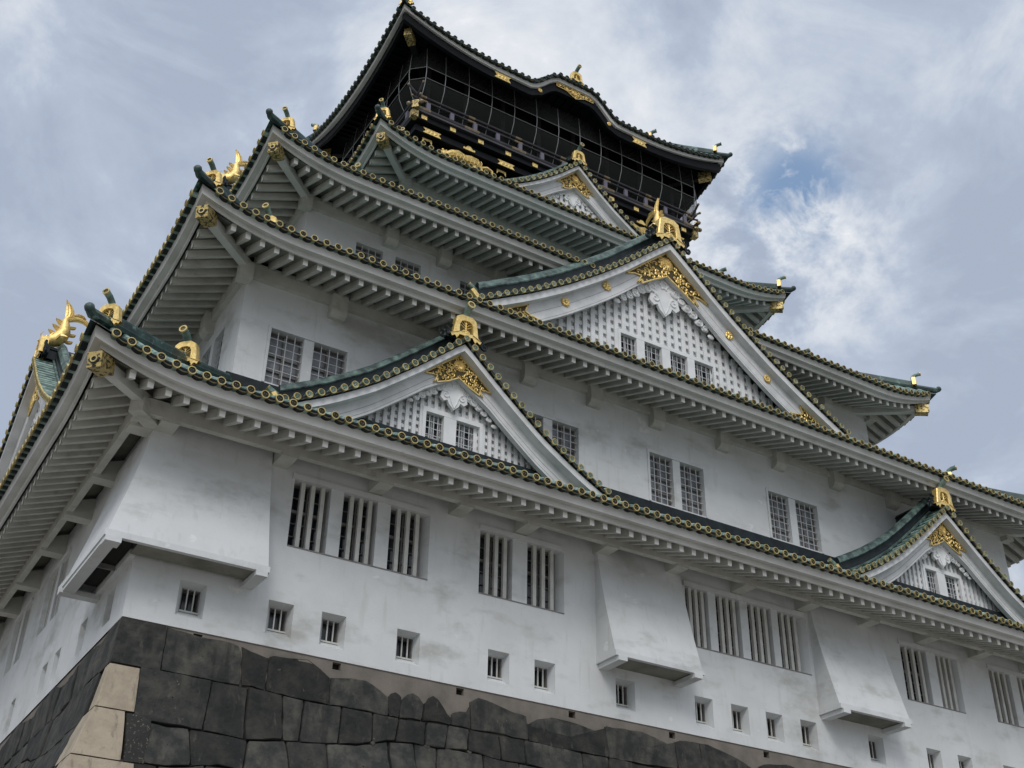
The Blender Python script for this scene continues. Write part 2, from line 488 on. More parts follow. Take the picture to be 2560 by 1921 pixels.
# first storey, front
TF = frame(0, 0, 'F'); TL = frame(0, 0, 'L')
Z0W, Z1W = 2.43, 4.10
fr_open = [(3.33, 4.27, 4.27), (4.60, 5.50, 5.50), (5.85, 6.80, 6.94), (8.36, 9.32, 9.32), (9.76, 10.73, 10.88),
           (14.86, 15.66, 15.66), (15.93, 16.80, 16.80), (17.08, 17.96, 17.96), (18.21, 19.08, 19.30),
           (23.12, 24.24, 24.24), (24.64, 25.5, 25.62), (27.06, 28.05, 28.05), (28.4, 29.3, 29.3), (29.6, 30.5, 30.64)]
loops = [1.06, 3.07, 4.345, 6.24, 8.68, 10.0, 12.43, 14.97, 16.20, 17.41, 18.66, 21.22, 23.58, 24.90, 26.9, 29.2, 30.6]
def lh(x): return H(x, x + .60, .27, 1.05, x + .15, x + .56, .46, .99, .30)
holes = [H(a, s_, Z0W, Z1W, a, b, Z0W + .03, Z1W, .35) if s_ > b else H(a, b, Z0W, Z1W) for a, b, s_ in fr_open] + [lh(x) for x in loops]
mb = MB(TF)
wall_sheet(mb, 0, 34, 0, 4.95, holes)
lopen = [(7.25, 8.05, 8.05), (8.40, 9.25, 9.5), (11.4, 12.2, 12.2), (12.55, 13.3, 13.5), (16, 16.8, 16.8), (17.2, 18, 18.2)]
lloops = [1.1, 3.31, 5.68, 6.96, 10.45, 13.2, 15.1]
lholes = [H(a, s_, Z0W, Z1W, a, b, Z0W + .03, Z1W, .35) for a, b, s_ in lopen] + [lh(y) for y in lloops]
mb.T = TL
wall_sheet(mb, 0, 25, 0, 4.95, lholes)
mb.T = None
mb.box(1.0, 33.98, 1.0, 25, 0, 4.9)
mb.add([(34, 0, 0), (34, 25, 0), (34, 25, 4.95), (34, 0, 4.95)], [(0, 1, 2, 3)])
mb.add([(0, 0, 0), (34, 0, 0), (34, 1.0, 0), (0, 1, 0)], [(0, 1, 2, 3)])
wall1 = C(mb.build('wall', P_WALL, label='ground storey wall'))
# plaster lip where the wall overhangs the stone base
for a, b, s_ in fr_open: slat_window(TF, a, b, Z0W + .03, Z1W)
for a, b, s_ in lopen: slat_window(TL, a, b, Z0W + .03, Z1W)
for x in loops: loophole(TF, x + .15, .46, x + .56, .99)
for y in lloops: loophole(TL, y + .15, .46, y + .56, .99)
def lintel(T, x0, x1, z0=4.10, z1=4.24):
    m_ = MB(T); m_.box(x0, x1, -.05, .06, z0 + .001, z1); m_.box(x0 + .02, x1 - .02, -.0, .03, Z0W - .05, Z0W - .001) if 0 else None
    C(m_.build('lintel', P_WALL))
for a, b in ((3.27, 6.86), (8.33, 10.80), (14.8, 19.15), (23.05, 25.55), (27.0, 30.5)): lintel(TF, a, b)
for a, b in ((7.2, 9.35), (11.35, 13.4)): lintel(TL, a, b)
for a, b in ((3.33, 6.94), (8.36, 10.88), (14.86, 19.30), (23.12, 25.62), (27.06, 30.64)):
    m_ = MB(TF); m_.box(a, b, -.012, .05, Z0W - .03, Z0W); C(m_.build('window_sill', P_FRAME))
# projecting stone-drop boxes
def drop_box(T, x0, x1, top=4.35, open_end=False):
    w = C(empty('stone_drop_box'))
    m_ = MB(T)
    ys = [(1.42, -.80), (1.9, -.67), (2.6, -.48), (3.3, -.31), (4.0, -.17), (4.6, -.09)]
    m_.grid([[(x, y, z) for x in (x0, x1)] for z, y in ys])
    for x in (x0, x1):
        m_.add([(x, y, z) for z, y in ys] + [(x, .02, 4.6), (x, .02, 1.42)], [tuple(range(len(ys) + 2))])
    m_.build('box_wall', P_WALL, w)
    m_ = MB(T)
    m_.box(x0 - .02, x1 + .02, -.86, -.74, 1.29, 1.425)
    m_.box(x0 - .02, x0 + .10, -.74, 0, 1.29, 1.425); m_.box(x1 - .10, x1 + .02, -.74, 0, 1.29, 1.425)
    m_.build('rim', P_WALL, w)
    for x in (x0 + .05, x1 - .33):
        m_ = MB(T); m_.box(x, x + .26, -.885, 0, 1.17, 1.288)
        m_.build('support_beam', P_WALL, w)
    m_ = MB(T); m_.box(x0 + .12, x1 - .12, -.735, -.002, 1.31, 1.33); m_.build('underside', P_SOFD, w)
drop_box(TF, 11.86, 14.62)
drop_box(TF, 19.42, 22.14)
# corner box wraps both faces
w = C(empty('stone_drop_box', label='corner stone-drop box wrapping both faces'))
ys = [(1.42, .80), (1.9, .67), (2.6, .48), (3.3, .31), (4.0, .17), (4.6, .09)]
m_ = MB()
m_.grid([[(-o, 2.84, z), (-o, -o, z), (2.69, -o, z)] for z, o in ys])
m_.add([(2.69, -o, z) for z, o in ys] + [(2.69, .02, 4.6), (2.69, .02, 1.42)], [tuple(range(8))])
m_.add([(-o, 2.84, z) for z, o in ys] + [(.02, 2.84, 4.6), (.02, 2.84, 1.42)], [tuple(range(8))])
m_.build('box_wall', P_WALL, w)
m_ = MB()
m_.box(-.86, 2.71, -.86, -.74, 1.29, 1.425); m_.box(-.86, -.74, -.74, 2.86, 1.29, 1.425)
m_.box(2.59, 2.71, -.74, 0, 1.29, 1.425); m_.box(-.74, 0, 2.74, 2.86, 1.29, 1.425)
m_.box(-.12, -.001, -.12, 2.74, 1.27, 1.42)
m_.build('rim', P_WALL, w)
m_ = MB()
m_.box(2.40, 2.66, -.885, 0, 1.17, 1.288); m_.build('support_beam', P_WALL, w)
m_ = MB(); m_.box(-.83, -.50, -.885, -.56, 1.17, 1.288); m_.box(-.83, -.56, -.56, 2.46, 1.2, 1.288); m_.build('support_beam', P_WALL, w)
m_ = MB(); m_.box(-.885, 0, 2.46, 2.72, 1.17, 1.288); m_.build('support_beam', P_WALL, w)
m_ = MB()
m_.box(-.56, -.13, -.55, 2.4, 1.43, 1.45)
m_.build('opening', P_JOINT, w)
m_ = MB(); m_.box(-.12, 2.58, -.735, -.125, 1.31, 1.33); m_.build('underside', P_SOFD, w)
m_ = MB(); m_.box(-.72, -.1, .95, 1.0, 1.31, 1.42); m_.build('cross_bar', P_FRAME, w)
# ---------------------------------------------------------------- roofs
PITCH = .3315
jit = random.Random(3)
def tier(idx, ex0, ey0, ex1, ey1, wx0, wy0, wx1, wy1, z0, ux0, uy0, ux1, uy1, RISE, lift=.55, LL=3.0, slope=-.004, black=False, bump=None, arms=None, em=None, sm=None, rafters=True):
    roof = C(empty('roof', label=['lowest', 'second', 'third', 'fourth', 'top'][idx] + ' roof'))
    em = em or P_EAVE; sm = sm or P_SOF
    tiles, caps, embs, pans = MB(), MB(), MB(), MB()
    board, raft, soff, ends, inner_b = MB(), MB(), MB(), MB(), MB()
    sheet = MB()
    def lf(c): return lift * max(0, 1 - max(c, 0) / LL) ** 2
    for side in 'FLRB':
        if side in 'FB': Ls = ex1 - ex0
        else: Ls = ey1 - ey0
        ox = ex1 if side == 'R' else ex0
        oy = ey1 if side == 'B' else ey0
        T = frame(ox, oy, side)
        D = {'F': uy0 - ey0, 'B': ey1 - uy1, 'L': ux0 - ex0, 'R': ex1 - ux1}[side]
        a = (ux0 - ex0) if side in 'FB' else (uy0 - ey0)
        b = (ex1 - ux1) if side in 'FB' else (ey1 - uy1)
        OV = {'F': wy0 - ey0, 'B': ey1 - wy1, 'L': wx0 - ex0, 'R': ex1 - wx1}[side]
        def zs(u, v):
            t = max(v, 0) / D
            c = min(u - a * t, Ls - u - b * t)
            z = z0 + lf(c) * (1 - t) + RISE * (.85 * t + .15 * t * t)
            if side == 'F': z += slope * u
            elif side == 'R': z += slope * (ex1 - ex0)
            elif side == 'B': z += slope * u
            if bump and side == 'F': z += bump(ex0 + u) * max(0, 1 - t * 1.6)
            return z
        def ze(u, v):          # structure below the tiles
            c = min(u - v, Ls - u - v)
            z = z0 + lf(c) * (1 - v / 2.6)
            if side in 'FB': z += slope * u
            elif side == 'R': z += slope * (ex1 - ex0)
            if bump and side == 'F': z += bump(ex0 + u)
            return z
        # roof sheet
        for MBs in (sheet,):
            MBs.T = T
            nu = max(24, int(Ls / .8)); rows = []
            for i in range(9):
                t = i / 8; v = D * t
                rows.append([(a * t + (Ls - (a + b) * t) * k / nu, v, zs(a * t + (Ls - (a + b) * t) * k / nu, v) - .05) for k in range(nu + 1)])
            MBs.grid(rows)
        vis = side != 'B'
        n = int((Ls - .5) / PITCH); st = (Ls - (n - 1) * PITCH) / 2
        tiles.T = caps.T = embs.T = pans.T = T
        for i in range(n if vis else 0):
            u = st + i * PITCH + jit.uniform(-.008, .008)
            te = min(1, u / a if u < a else 1, (Ls - u) / b if Ls - u < b else 1)
            if side == 'R' and i % 1: continue
            K = 7 if side != 'R' else 4
            rows = []
            for k in range(K + 1):
                v = -.0 + D * te * k / K
                z = zs(u, v)
                rows.append([(u + .082 * math.cos(q), v, z + .082 * math.sin(q) - .004) for q in (0, .79, 1.57, 2.36, 3.14)])
            tiles.grid(rows)
            z = zs(u, 0) + jit.uniform(-.007, .007)
            tiles.grid([[(u + .082 * math.cos(q), y, z + .082 * math.sin(q) - .004) for q in [2 * math.pi * j / 10 for j in range(10)]] for y in (-.01, .22)], True)
            caps.ring((u, -.03, z - .004), (0, 1, 0), .077, .097, .05, 14)
            pans.disc((u, -.008, z - .004), (0, 1, 0), .08, 10)
            for q in (0, 2.09, 4.19):      # three-comma crest
                embs.tube([(u + .034 * math.cos(q + j * .55), -.014, z - .004 + .034 * math.sin(q + j * .55)) for j in range(3)], [.017, .011, .004], 4)
            if i < n - 1:
                u2 = st + (i + 1) * PITCH; za, zb = z, zs(u2, 0)
                P = [(u + (u2 - u) * q / 6, (za + (zb - za) * q / 6) - .035 - .07 * math.sin(math.pi * q / 6)) for q in range(7)]
                pans.strip([(x, zz + .07 * math.sin(math.pi * k / 6) + .03) for k, (x, zz) in enumerate(P)], P, .015, .3)
                embs.strip([(x, zz + .006) for x, zz in P], [(x, zz - .004) for x, zz in P], .004, .03)
        # eave boards, mitred at the corners
        board.T = T
        ns = max(40, int(Ls / .35))
        def sweep(mbx, sec, zf=ze):
            rows = []
            for (v, zr) in sec + [sec[0]]:
                row = []
                for k in range(ns + 1):
                    s_ = k / ns
                    s_ = s_ + .08 * math.sin(2 * math.pi * s_) * -1 * .9 if 0 else s_
                    uu = v + (Ls - 2 * v) * s_
                    row.append((uu, v, zf(Ls * s_ + 0 if 0 else uu, v) if 0 else zref(Ls * s_) + zr))
                rows.append(row)
            mbx.grid(rows)
        def zref(u):
            c = min(u, Ls - u)
            z = z0 + lf(c)
            if side in 'FB': z += slope * u
            elif side == 'R': z += slope * (ex1 - ex0)
            if bump and side == 'F': z += bump(ex0 + u)
            return z
        if not black:
            sweep(board, [(.16, -.04), (.16, -.10), (.20, -.29), (.40, -.29), (.40, -.04)])
            sweep(board, [(.37, -.20), (.385, -.41), (.44, -.41), (.44, -.20)])
        else:
            sweep(board, [(.16, -.03), (.17, -.27), (.34, -.27), (.34, -.03)])
            if side != 'F':
                inner_b.T = T; sweep(inner_b, [(.35, -.03), (.35, -.66), (.50, -.66), (.50, -.03)])
        # soffit
        soff.T = T
        sb = -.31 if not black else .22
        sl = .38 if not black else .12
        ve = OV + .02
        rows = []
        for v in (.5, 1.1, 1.7, ve):
            rows.append([(v + (Ls - 2 * v) * k / ns, v, zref(Ls * k / ns) * (1 - v / 3.2) + (z0 + (slope * (Ls * k / ns) if side in 'FB' else (slope * (ex1 - ex0) if side == 'R' else 0)) + (bump(ex0 + Ls * k / ns) * 0 if bump and side == 'F' else 0)) * (v / 3.2) + sb + sl * (v - .6)) for k in range(ns + 1)])
        soff.grid(rows)
        if vis and rafters:
            raft.T = T; ends.T = T
            nr = int((Ls - 1.8) / .403); rs = (Ls - (nr - 1) * .403) / 2
            vin = min(OV - .02, 2.3) if arms is None else 1.74
            rw, rh = (.12, .20) if not black else (.09, .11)
            for i in range(nr):
                u = rs + i * .403
                vi = min(vin, u - .12, Ls - u - .12)
                v0 = .54 if not black else .5
                if vi < v0 + .1: continue
                def zc(v):
                    k = Ls * max(0, min(1, (u - v) / (Ls - 2 * v)))
                    zz = zref(k) * (1 - v / 3.2) + (z0 + (slope * k if side in 'FB' else (slope * (ex1 - ex0) if side == 'R' else 0))) * (v / 3.2)
                    return zz + sb + sl * (v - .6) - rh / 2 - .003
                raft.beam((u, v0, zc(v0)), (u, vi, zc(vi)), rw, rh)
                if not black: ends.box(u - rw * .55, u + rw * .55, v0 - .012, v0 - .002, zc(v0) - rh * .52, zc(v0) + rh * .5)
    # hip ridges and corner beams
    tip = MB()
    for cx, cy, hx, hy in ((ex0, ey0, ux0, uy0), (ex1, ey0, ux1, uy0), (ex0, ey1, ux0, uy1), (ex1, ey1, ux1, uy1)):
        dx, dy = hx - cx, hy - cy
        sl_ = slope * (ex1 - ex0) if cx == ex1 else 0
        def hz(t): return z0 + lift * (1 - t) + RISE * (.85 * t + .15 * t * t) + sl_
        def hp(t, dz=0): return (cx + dx * t, cy + dy * t, hz(t) + dz)
        sx, sy = (1 if dx > 0 else -1), (1 if dy > 0 else -1)
        pts = [hp(t / 10, .10) for t in range(0, 11)]
        hips, beam_g, beam_w = MB(), MB(), MB()
        hips.ball((cx - sx * .08, cy - sy * .08, hz(0) + .16), .115)
        hips.tube([(cx - sx * .08, cy - sy * .08, hz(0) + .155), (cx - sx * .06, cy - sy * .06, hz(0) + .13)] + pts, [.10, .10] + [.12] * 11, 8)
        # raised double ridge further in
        for (ta, tb, hgt, sc_) in ((.10, .60, .18, .92), (.62, 1.0, .12, 1.15)):
            oni, pole = MB(), MB()
            A, B = Vector(hp(ta, hgt / 2 + .08)), Vector(hp(tb, hgt / 2 + .08))
            mid = Vector(hp((ta + tb) / 2, hgt / 2 + .08))
            hips.beam(A, mid, .22, hgt); hips.beam(mid, B, .22, hgt)
            hips.tube([A + Vector((0, 0, hgt / 2)), mid + Vector((0, 0, hgt / 2)), B + Vector((0, 0, hgt / 2))], .10, 8)
            d = Vector((-sx, -sy, 0)).normalized()
            rgt = d.cross(Vector((0, 0, 1)))
            base = Vector(hp(ta, .05)) + d * .05
            if cy != ey1 or True:
                Mx = Matrix((( -rgt.x, -d.x, 0, base.x), (-rgt.y, -d.y, 0, base.y), (0, 0, 1, base.z), (0, 0, 0, 1)))
                onigawara(oni, embs, pole, caps, Mx, sc_ * .58, tilt=True)
                oni.build('ridge_end_ornament', P_GOLD, roof, False); pole.build('ridge_end_tube', P_MINT, roof, True)
        # corner beam with gilt cap
        def hs(v): return z0 + lift * (1 - v / 3.2) - .50 + sl_ + (sl if True else 0) * (v - .6)
        v0, v1, v2 = .22, .52, OV + .05
        off = .10 if not black else -.05
        if not black:
            pa = Vector((cx + sx * .30, cy + sy * .30, z0 + lift - .76 + sl_)); pb = Vector((cx + sx * .66, cy + sy * .66, z0 + lift - .68 + sl_))
            beam_g.beam(pa, pb, .33, .35)
            pd = Vector((cx + sx * v2, cy + sy * v2, z0 + sl * (v2 - .6) - .62 + sl_ + .06))
            beam_w.beam(pb, pd, .22, .26)
            embs.T = None
            dd = Vector((sx, sy, 0)).normalized()
            pans.T = None; pans.disc(pa - dd * .006, dd, .15, 4); caps.T = None; caps.ring(pa - dd * .03, dd, .055, .085, .03, 10)
        else:
            pa = Vector((cx + sx * .62, cy + sy * .62, z0 + lift - .97 + sl_)); pb = Vector((cx + sx * 1.05, cy + sy * 1.05, z0 + lift - 1.0 + sl_))
            beam_g.beam(pa, pb, .32, .40)
            beam_w.beam(pb, (cx + sx * v2, cy + sy * v2, z0 - .35), .26, .3)
        hips.build('hip_ridge', P_TILE, roof, True)
        beam_g.build('gilt_beam_cap', P_BRASS, roof)
        beam_w.build('corner_beam', em if not black else P_LACQ, roof)
    embs.T = caps.T = None
    sheet.build('roof_surface', P_TILE, roof, True)
    tiles.build('round_tiles', P_MINT if not black else P_TILE, roof, True, 'stuff')
    pans.build('pan_tiles', P_DARK, roof, True, 'stuff')
    caps.build('gilt_tile_rings', P_RING if not black else P_TILE, roof, False, 'stuff')
    embs.build('tile_crests', P_EMB, roof, False, 'stuff')
    board.build('eave_board', em, roof, True)
    if inner_b.v: inner_b.build('black_eave_board', P_LACQ, roof, True)
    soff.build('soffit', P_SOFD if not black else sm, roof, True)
    if raft.v: raft.build('rafters', sm if not black else P_LACQ, roof, False, 'stuff')
    if ends.v: ends.build('rafter_ends', P_END if idx < 3 else P_EAVE4, roof, False, 'stuff')
    return roof
ONI_OUT = [(-.58, 0), (-.47, .10), (-.44, .35), (-.41, .62), (-.37, .82), (-.20, .95), (0, .95), (.20, .95), (.37, .82), (.41, .62), (.44, .35), (.47, .10), (.58, 0), (.52, -.13), (.41, -.05), (.34, -.16), (.25, .02), (0, .06), (-.25, .02), (-.34, -.16), (-.41, -.05), (-.52, -.13)]
ONI_IN = [(-.24, .16), (-.24, .35), (-.23, .52), (-.17, .66), (-.08, .71), (0, .72), (.08, .71), (.17, .66), (.23, .52), (.24, .35), (.24, .16)]
def onigawara(g, dark, pole, rings, Mx, s, tilt=False, up=True):
    """gold arched ridge-end plate, facing local -y, base at local origin"""
    sg, sd_, sp, sr = g.T, dark.T, pole.T, rings.T
    g.T = dark.T = pole.T = rings.T = Mx
    k = s
    o = [(x * k * 1.08, z * k * .94) for x, z in ONI_OUT]
    i = [(x * k * 1.08, z * k * .94) for x, z in ONI_IN]
    # left and right halves of the arch as a band
    top_o = o[0:13]; n = len(i)
    to = [top_o[round(j * 12 / (n - 1))] for j in range(n)]
    d = .22 * k
    rows = [[(x, d, z) for x, z in to], [(x, -.02, z) for x, z in to], [(x * .93, -.05, z * .99) for x, z in to], [(x * 1.08, -.05, z * 1.0) for x, z in i], [(x, -.02, z) for x, z in i], [(x, d * .4, z) for x, z in i]]
    g.grid(rows)
    g.add([(x, -.03, z) for x, z in (o[12], o[13], o[14], o[15], o[16], i[-1])], [tuple(range(6))])
    g.add([(x, -.03, z) for x, z in (o[0], o[21], o[20], o[19], o[18], i[0])], [tuple(range(6))])
    g.add([(x, d * .9, z) for x, z in to], [tuple(range(len(to)))])
    dark.add([(x, d * .35, z) for x, z in i], [tuple(range(len(i)))])
    # relief: stem, branches, lumps
    g.tube([(0, 0, .10 * k), (0, 0, .76 * k)], .022 * k, 4)
    for zz, w_ in ((.64, .13), (.54, .19), (.44, .22)):
        for sgn in (-1, 1):
            g.tube([(0, 0, (zz - .10) * k), (sgn * w_ * .6 * k, 0, zz * k), (sgn * w_ * k, 0, (zz + .05) * k)], .02 * k, 4)
    g.add([(-.26 * k, -.03, .04 * k), (.26 * k, -.03, .04 * k), (.26 * k, -.03, .17 * k), (-.26 * k, -.03, .17 * k)], [(0, 1, 2, 3)])
    for j in range(7):
        a = math.pi * j / 6
        g.ball((.14 * k * math.cos(a), 0, (.16 + .12 * math.sin(a)) * k), .055 * k, (1, .6, .8), 6, 4)
    g.ball((0, 0, .17 * k), .08 * k, (1.2, .7, .8), 8, 4)
    if up:
        L_ = .62 * k / .6
        zt_ = .88 * k
        pole.tube([(0, d * .5, zt_), (0, .02, zt_ + L_ * .14), (0, -.10, zt_ + L_ * .26), (0, -.25, zt_ + L_ * .32)], [.084 * k / .6] * 4, 10)
        rings.ring((0, -.28, zt_ + L_ * .325), (0, 1, -.15), .062 * k / .6, .094 * k / .6, .04, 12)
        dark.disc((0, -.255, zt_ + L_ * .325), (0, 1, -.15), .066 * k / .6, 10)
    g.T, dark.T, pole.T, rings.T = sg, sd_, sp, sr
tier(0, -2.3, -2.3, 36.3, 27.3, 0, 0, 34, 25, 4.69, 2.04, 2.04, 32, 22.96, 2.62, arms=True)
tier(1, -.25, -.25, 34.05, 25.25, 2.04, 2.04, 32, 22.96, 10.97, 4.45, 5.0, 29.0, 20, 3.3, slope=-.006)
tier(2, 2.12, 2.62, 30.62, 22.5, 4.45, 5.0, 29.0, 20, 16.47, 9.2, 8.0, 24.6, 17, 3.5, slope=-.006, lift=.62)
tier(3, 6.85, 5.72, 26.45, 19.4, 9.2, 8.0, 24.6, 17, 21.72, 10.4, 9.75, 23.7, 15.3, 2.7, slope=-.008, lift=.62, em=P_EAVE4, sm=P_SOF4)
def bump5(x):
    t = (2.35 - abs(x - 16.95)) / 1.55
    t = max(0, min(1, t))
    return 1.12 * t * t * (3 - 2 * t)
tier(4, 8.25, 7.75, 25.55, 17.9, 10.4, 9.75, 23.7, 15.3, 30.14, 12.2, 12.6, 22, 13.0, 4.6, slope=-.014, lift=1.02, LL=5.0, black=True, bump=bump5, em=P_EAVE, sm=P_LACQ)
# ---------------------------------------------------------------- eave brackets and wall beams
b1 = MB(TF)
b1.box(.0, 34, -.67, -.50, 4.36, 4.74)
b1.T = TL; b1.box(.0, 25, -.67, -.50, 4.36, 4.74)
b1.T = None; b1.box(-.67, 0, -.67, -.5, 4.36, 4.74); b1.box(-.67, -.5, -.5, 0, 4.36, 4.74)
C(b1.build('eave_beam', P_SOF))
fx_ = [2.72, 5.2, 7.42, 9.35, 11.8, 14.12, 16.5, 18.93, 21.3, 23.8, 26.2, 28.6, 31.0]
for x in fx_:
    m_ = MB(TF)
    m_.prism([(0, 0)], 0, 0) if 0 else None
    for q in (0,):
        P = [(-.66, 4.28), (.02, 4.28), (.02, 4.9), (-.5, 4.7), (-.66, 4.36)]
        vs = [(x, y, z) for y, z in P] + [(x + .38, y, z) for y, z in P]
        n = len(P)
        m_.add(vs, [tuple(range(n)), tuple(range(n, 2 * n))[::-1]] + [(i, (i + 1) % n, (i + 1) % n + n, i + n) for i in range(n)])
    C(m_.build('eave_bracket', P_SOF))
for y in [2.84, 5.3, 7.9, 10.75, 13.2, 15.8, 18.4]:
    m_ = MB(TL)
    P = [(-.66, 4.28), (.02, 4.28), (.02, 4.9), (-.5, 4.7), (-.66, 4.36)]
    vs = [(y, a, z) for a, z in P] + [(y + .38, a, z) for a, z in P]
    n = len(P)
    m_.add(vs, [tuple(range(n)), tuple(range(n, 2 * n))[::-1]] + [(i, (i + 1) % n, (i + 1) % n + n, i + n) for i in range(n)])
    C(m_.build('eave_bracket', P_SOF))
m_ = MB(); m_.beam((.3, .3, 4.47), (-.72, -.72, 4.47), .34, .34); m_.box(-.10, .30, -.655, -.02, 4.285, 4.6); m_.box(-.655, -.02, -.10, .30, 4.28, 4.6)
C(m_.build('eave_bracket', P_SOF, label='corner eave bracket'))
def band(x0, y0, x1, y1, zb, zt, mtl, d=.14):
    m_ = MB()
    m_.box(x0 - d, x1 + d, y0 - d, y0 + .0, zb, zt); m_.box(x0 - d, x0, y0, y1 + d, zb, zt)
    m_.box(x1, x1 + d, y0, y1 + d, zb, zt)
    C(m_.build('wall_top_band', mtl))
def blocks(T, us, zb, zt, mtl, w_=.46, d=.30):
    for u in us:
        m_ = MB(T)
        P = [(-d, zt), (-d, zb + .16), (-d + .06, zb + .05), (-d + .16, zb), (.02, zb), (.02, zt)]
        n = len(P)
        vs = [(u, y, z) for y, z in P] + [(u + w_, y, z) for y, z in P]
        m_.add(vs, [tuple(range(n)), tuple(range(n, 2 * n))[::-1]] + [(i, (i + 1) % n, (i + 1) % n + n, i + n) for i in range(n)])
        C(m_.build('beam_end_block', mtl))
band(2.04, 2.04, 32, 22.96, 10.72, 11.2, P_SOF)
band(4.45, 5.0, 29, 20, 16.33, 16.8, P_SOF)
band(9.2, 8.0, 24.6, 17, 21.6, 22.1, P_SOF4)
blocks(frame(0, 2.04, 'F'), [4.43, 7.9, 10.7, 13.1, 15.5, 18.2, 20.6, 23.2, 25.9, 28.6], 10.3, 11.0, P_SOF)
blocks(frame(2.04, 0, 'L'), [4.5, 7.4, 10.4], 10.3, 11.0, P_SOF)
blocks(frame(0, 5.0, 'F'), [7.15, 9.15, 11.3, 21.5, 23.9, 26.4], 15.95, 16.6, P_SOF, .42, .36)
for (x, y, z, mt) in ((2.04, 2.04, 10.42, P_SOF), (4.45, 5.0, 16.1, P_SOF), (9.2, 8.0, 21.4, P_SOF4), (32, 2.04, 10.42, P_SOF), (29, 5.0, 16.1, P_SOF), (24.6, 8.0, 21.4, P_SOF4)):
    sg = -1 if x < 17 else 1
    m_ = MB(); m_.box(x + sg * .30 if sg < 0 else x - .06, x + .06 if sg < 0 else x + .30, y - .30, y + .06, z + .1, z + .6)
    C(m_.build('corner_block', mt))
# ---------------------------------------------------------------- upper storey walls
def storey(x0, y0, x1, y1, z0, z1, fh, lh_, mtl, label):
    mb = MB(frame(0, y0, 'F'))
    wall_sheet(mb, x0, x1, z0, z1, fh)
    mb.T = frame(x0, 0, 'L')
    wall_sheet(mb, y0, y1, z0, z1, lh_)
    mb.T = None
    mb.add([(x1, y0, z0), (x1, y1, z0), (x1, y1, z1), (x1, y0, z1)], [(0, 1, 2, 3)])
    mb.add([(x0, y1, z0), (x1, y1, z0), (x1, y1, z1), (x0, y1, z1)], [(0, 1, 2, 3)])
    mb.box(x0 + .6, x1 - .02, y0 + .6, y1 - .02, z0, z1 - .1)
    C(mb.build('wall', mtl, label=label))
w2 = [(2.90, 3.86), (4.15, 5.12), (10.6, 11.54), (11.86, 12.78), (15.45, 16.37), (16.66, 17.58), (20.30, 21.20), (21.50, 22.45), (28.6, 29.5), (29.8, 30.7)]
w2l = [(3.45, 4.25), (4.52, 5.3), (9, 9.9), (10.2, 11.1)]
storey(2.04, 2.04, 32, 22.96, 6.6, 11.25, [H(a, b, 7.74, 9.40, d=.30) for a, b in w2], [H(a, b, 8.3, 9.95, d=.30) for a, b in w2l], P_WALL, 'second storey wall')
T2 = frame(0, 2.04, 'F')
for a, b in w2: grid_window(T2, a, b, 7.74, 9.40, 3, 6)
T2L = frame(2.04, 0, 'L')
for a, b in w2l: grid_window(T2L, a, b, 8.3, 9.95, 3, 6)
for a, b in zip(w2[0::2], w2[1::2]):
    m_ = MB(T2); m_.box(a[0] - .08, b[1] + .08, -.035, .02, 9.402, 9.50); m_.box(a[0] - .08, a[0] - .002, -.035, .02, 7.7, 9.40); m_.box(b[1] + .002, b[1] + .08, -.035, .02, 7.7, 9.40)
    C(m_.build('window_surround', P_WALL))
w3 = [(6.24, 7.20), (7.66, 8.60), (10.1, 11), (23.0, 23.9), (25.2, 26.1)]
storey(4.45, 5.0, 29, 20, 13.2, 16.9, [H(a, b, 14.3, 15.74, d=.3) for a, b in w3], [], P_WALL, 'third storey wall')
for a, b in w3: grid_window(frame(0, 5.0, 'F'), a, b, 14.3, 15.74, 3, 5)
storey(9.2, 8.0, 24.6, 17, 18.8, 22.15, [], [], P_WALL, 'fourth storey wall')
# dark flashing where roofs meet the walls
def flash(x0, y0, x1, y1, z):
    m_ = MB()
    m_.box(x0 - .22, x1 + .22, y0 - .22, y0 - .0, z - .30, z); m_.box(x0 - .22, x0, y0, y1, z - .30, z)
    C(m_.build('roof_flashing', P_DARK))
flash(2.04, 2.04, 32, 22.96, 7.56)
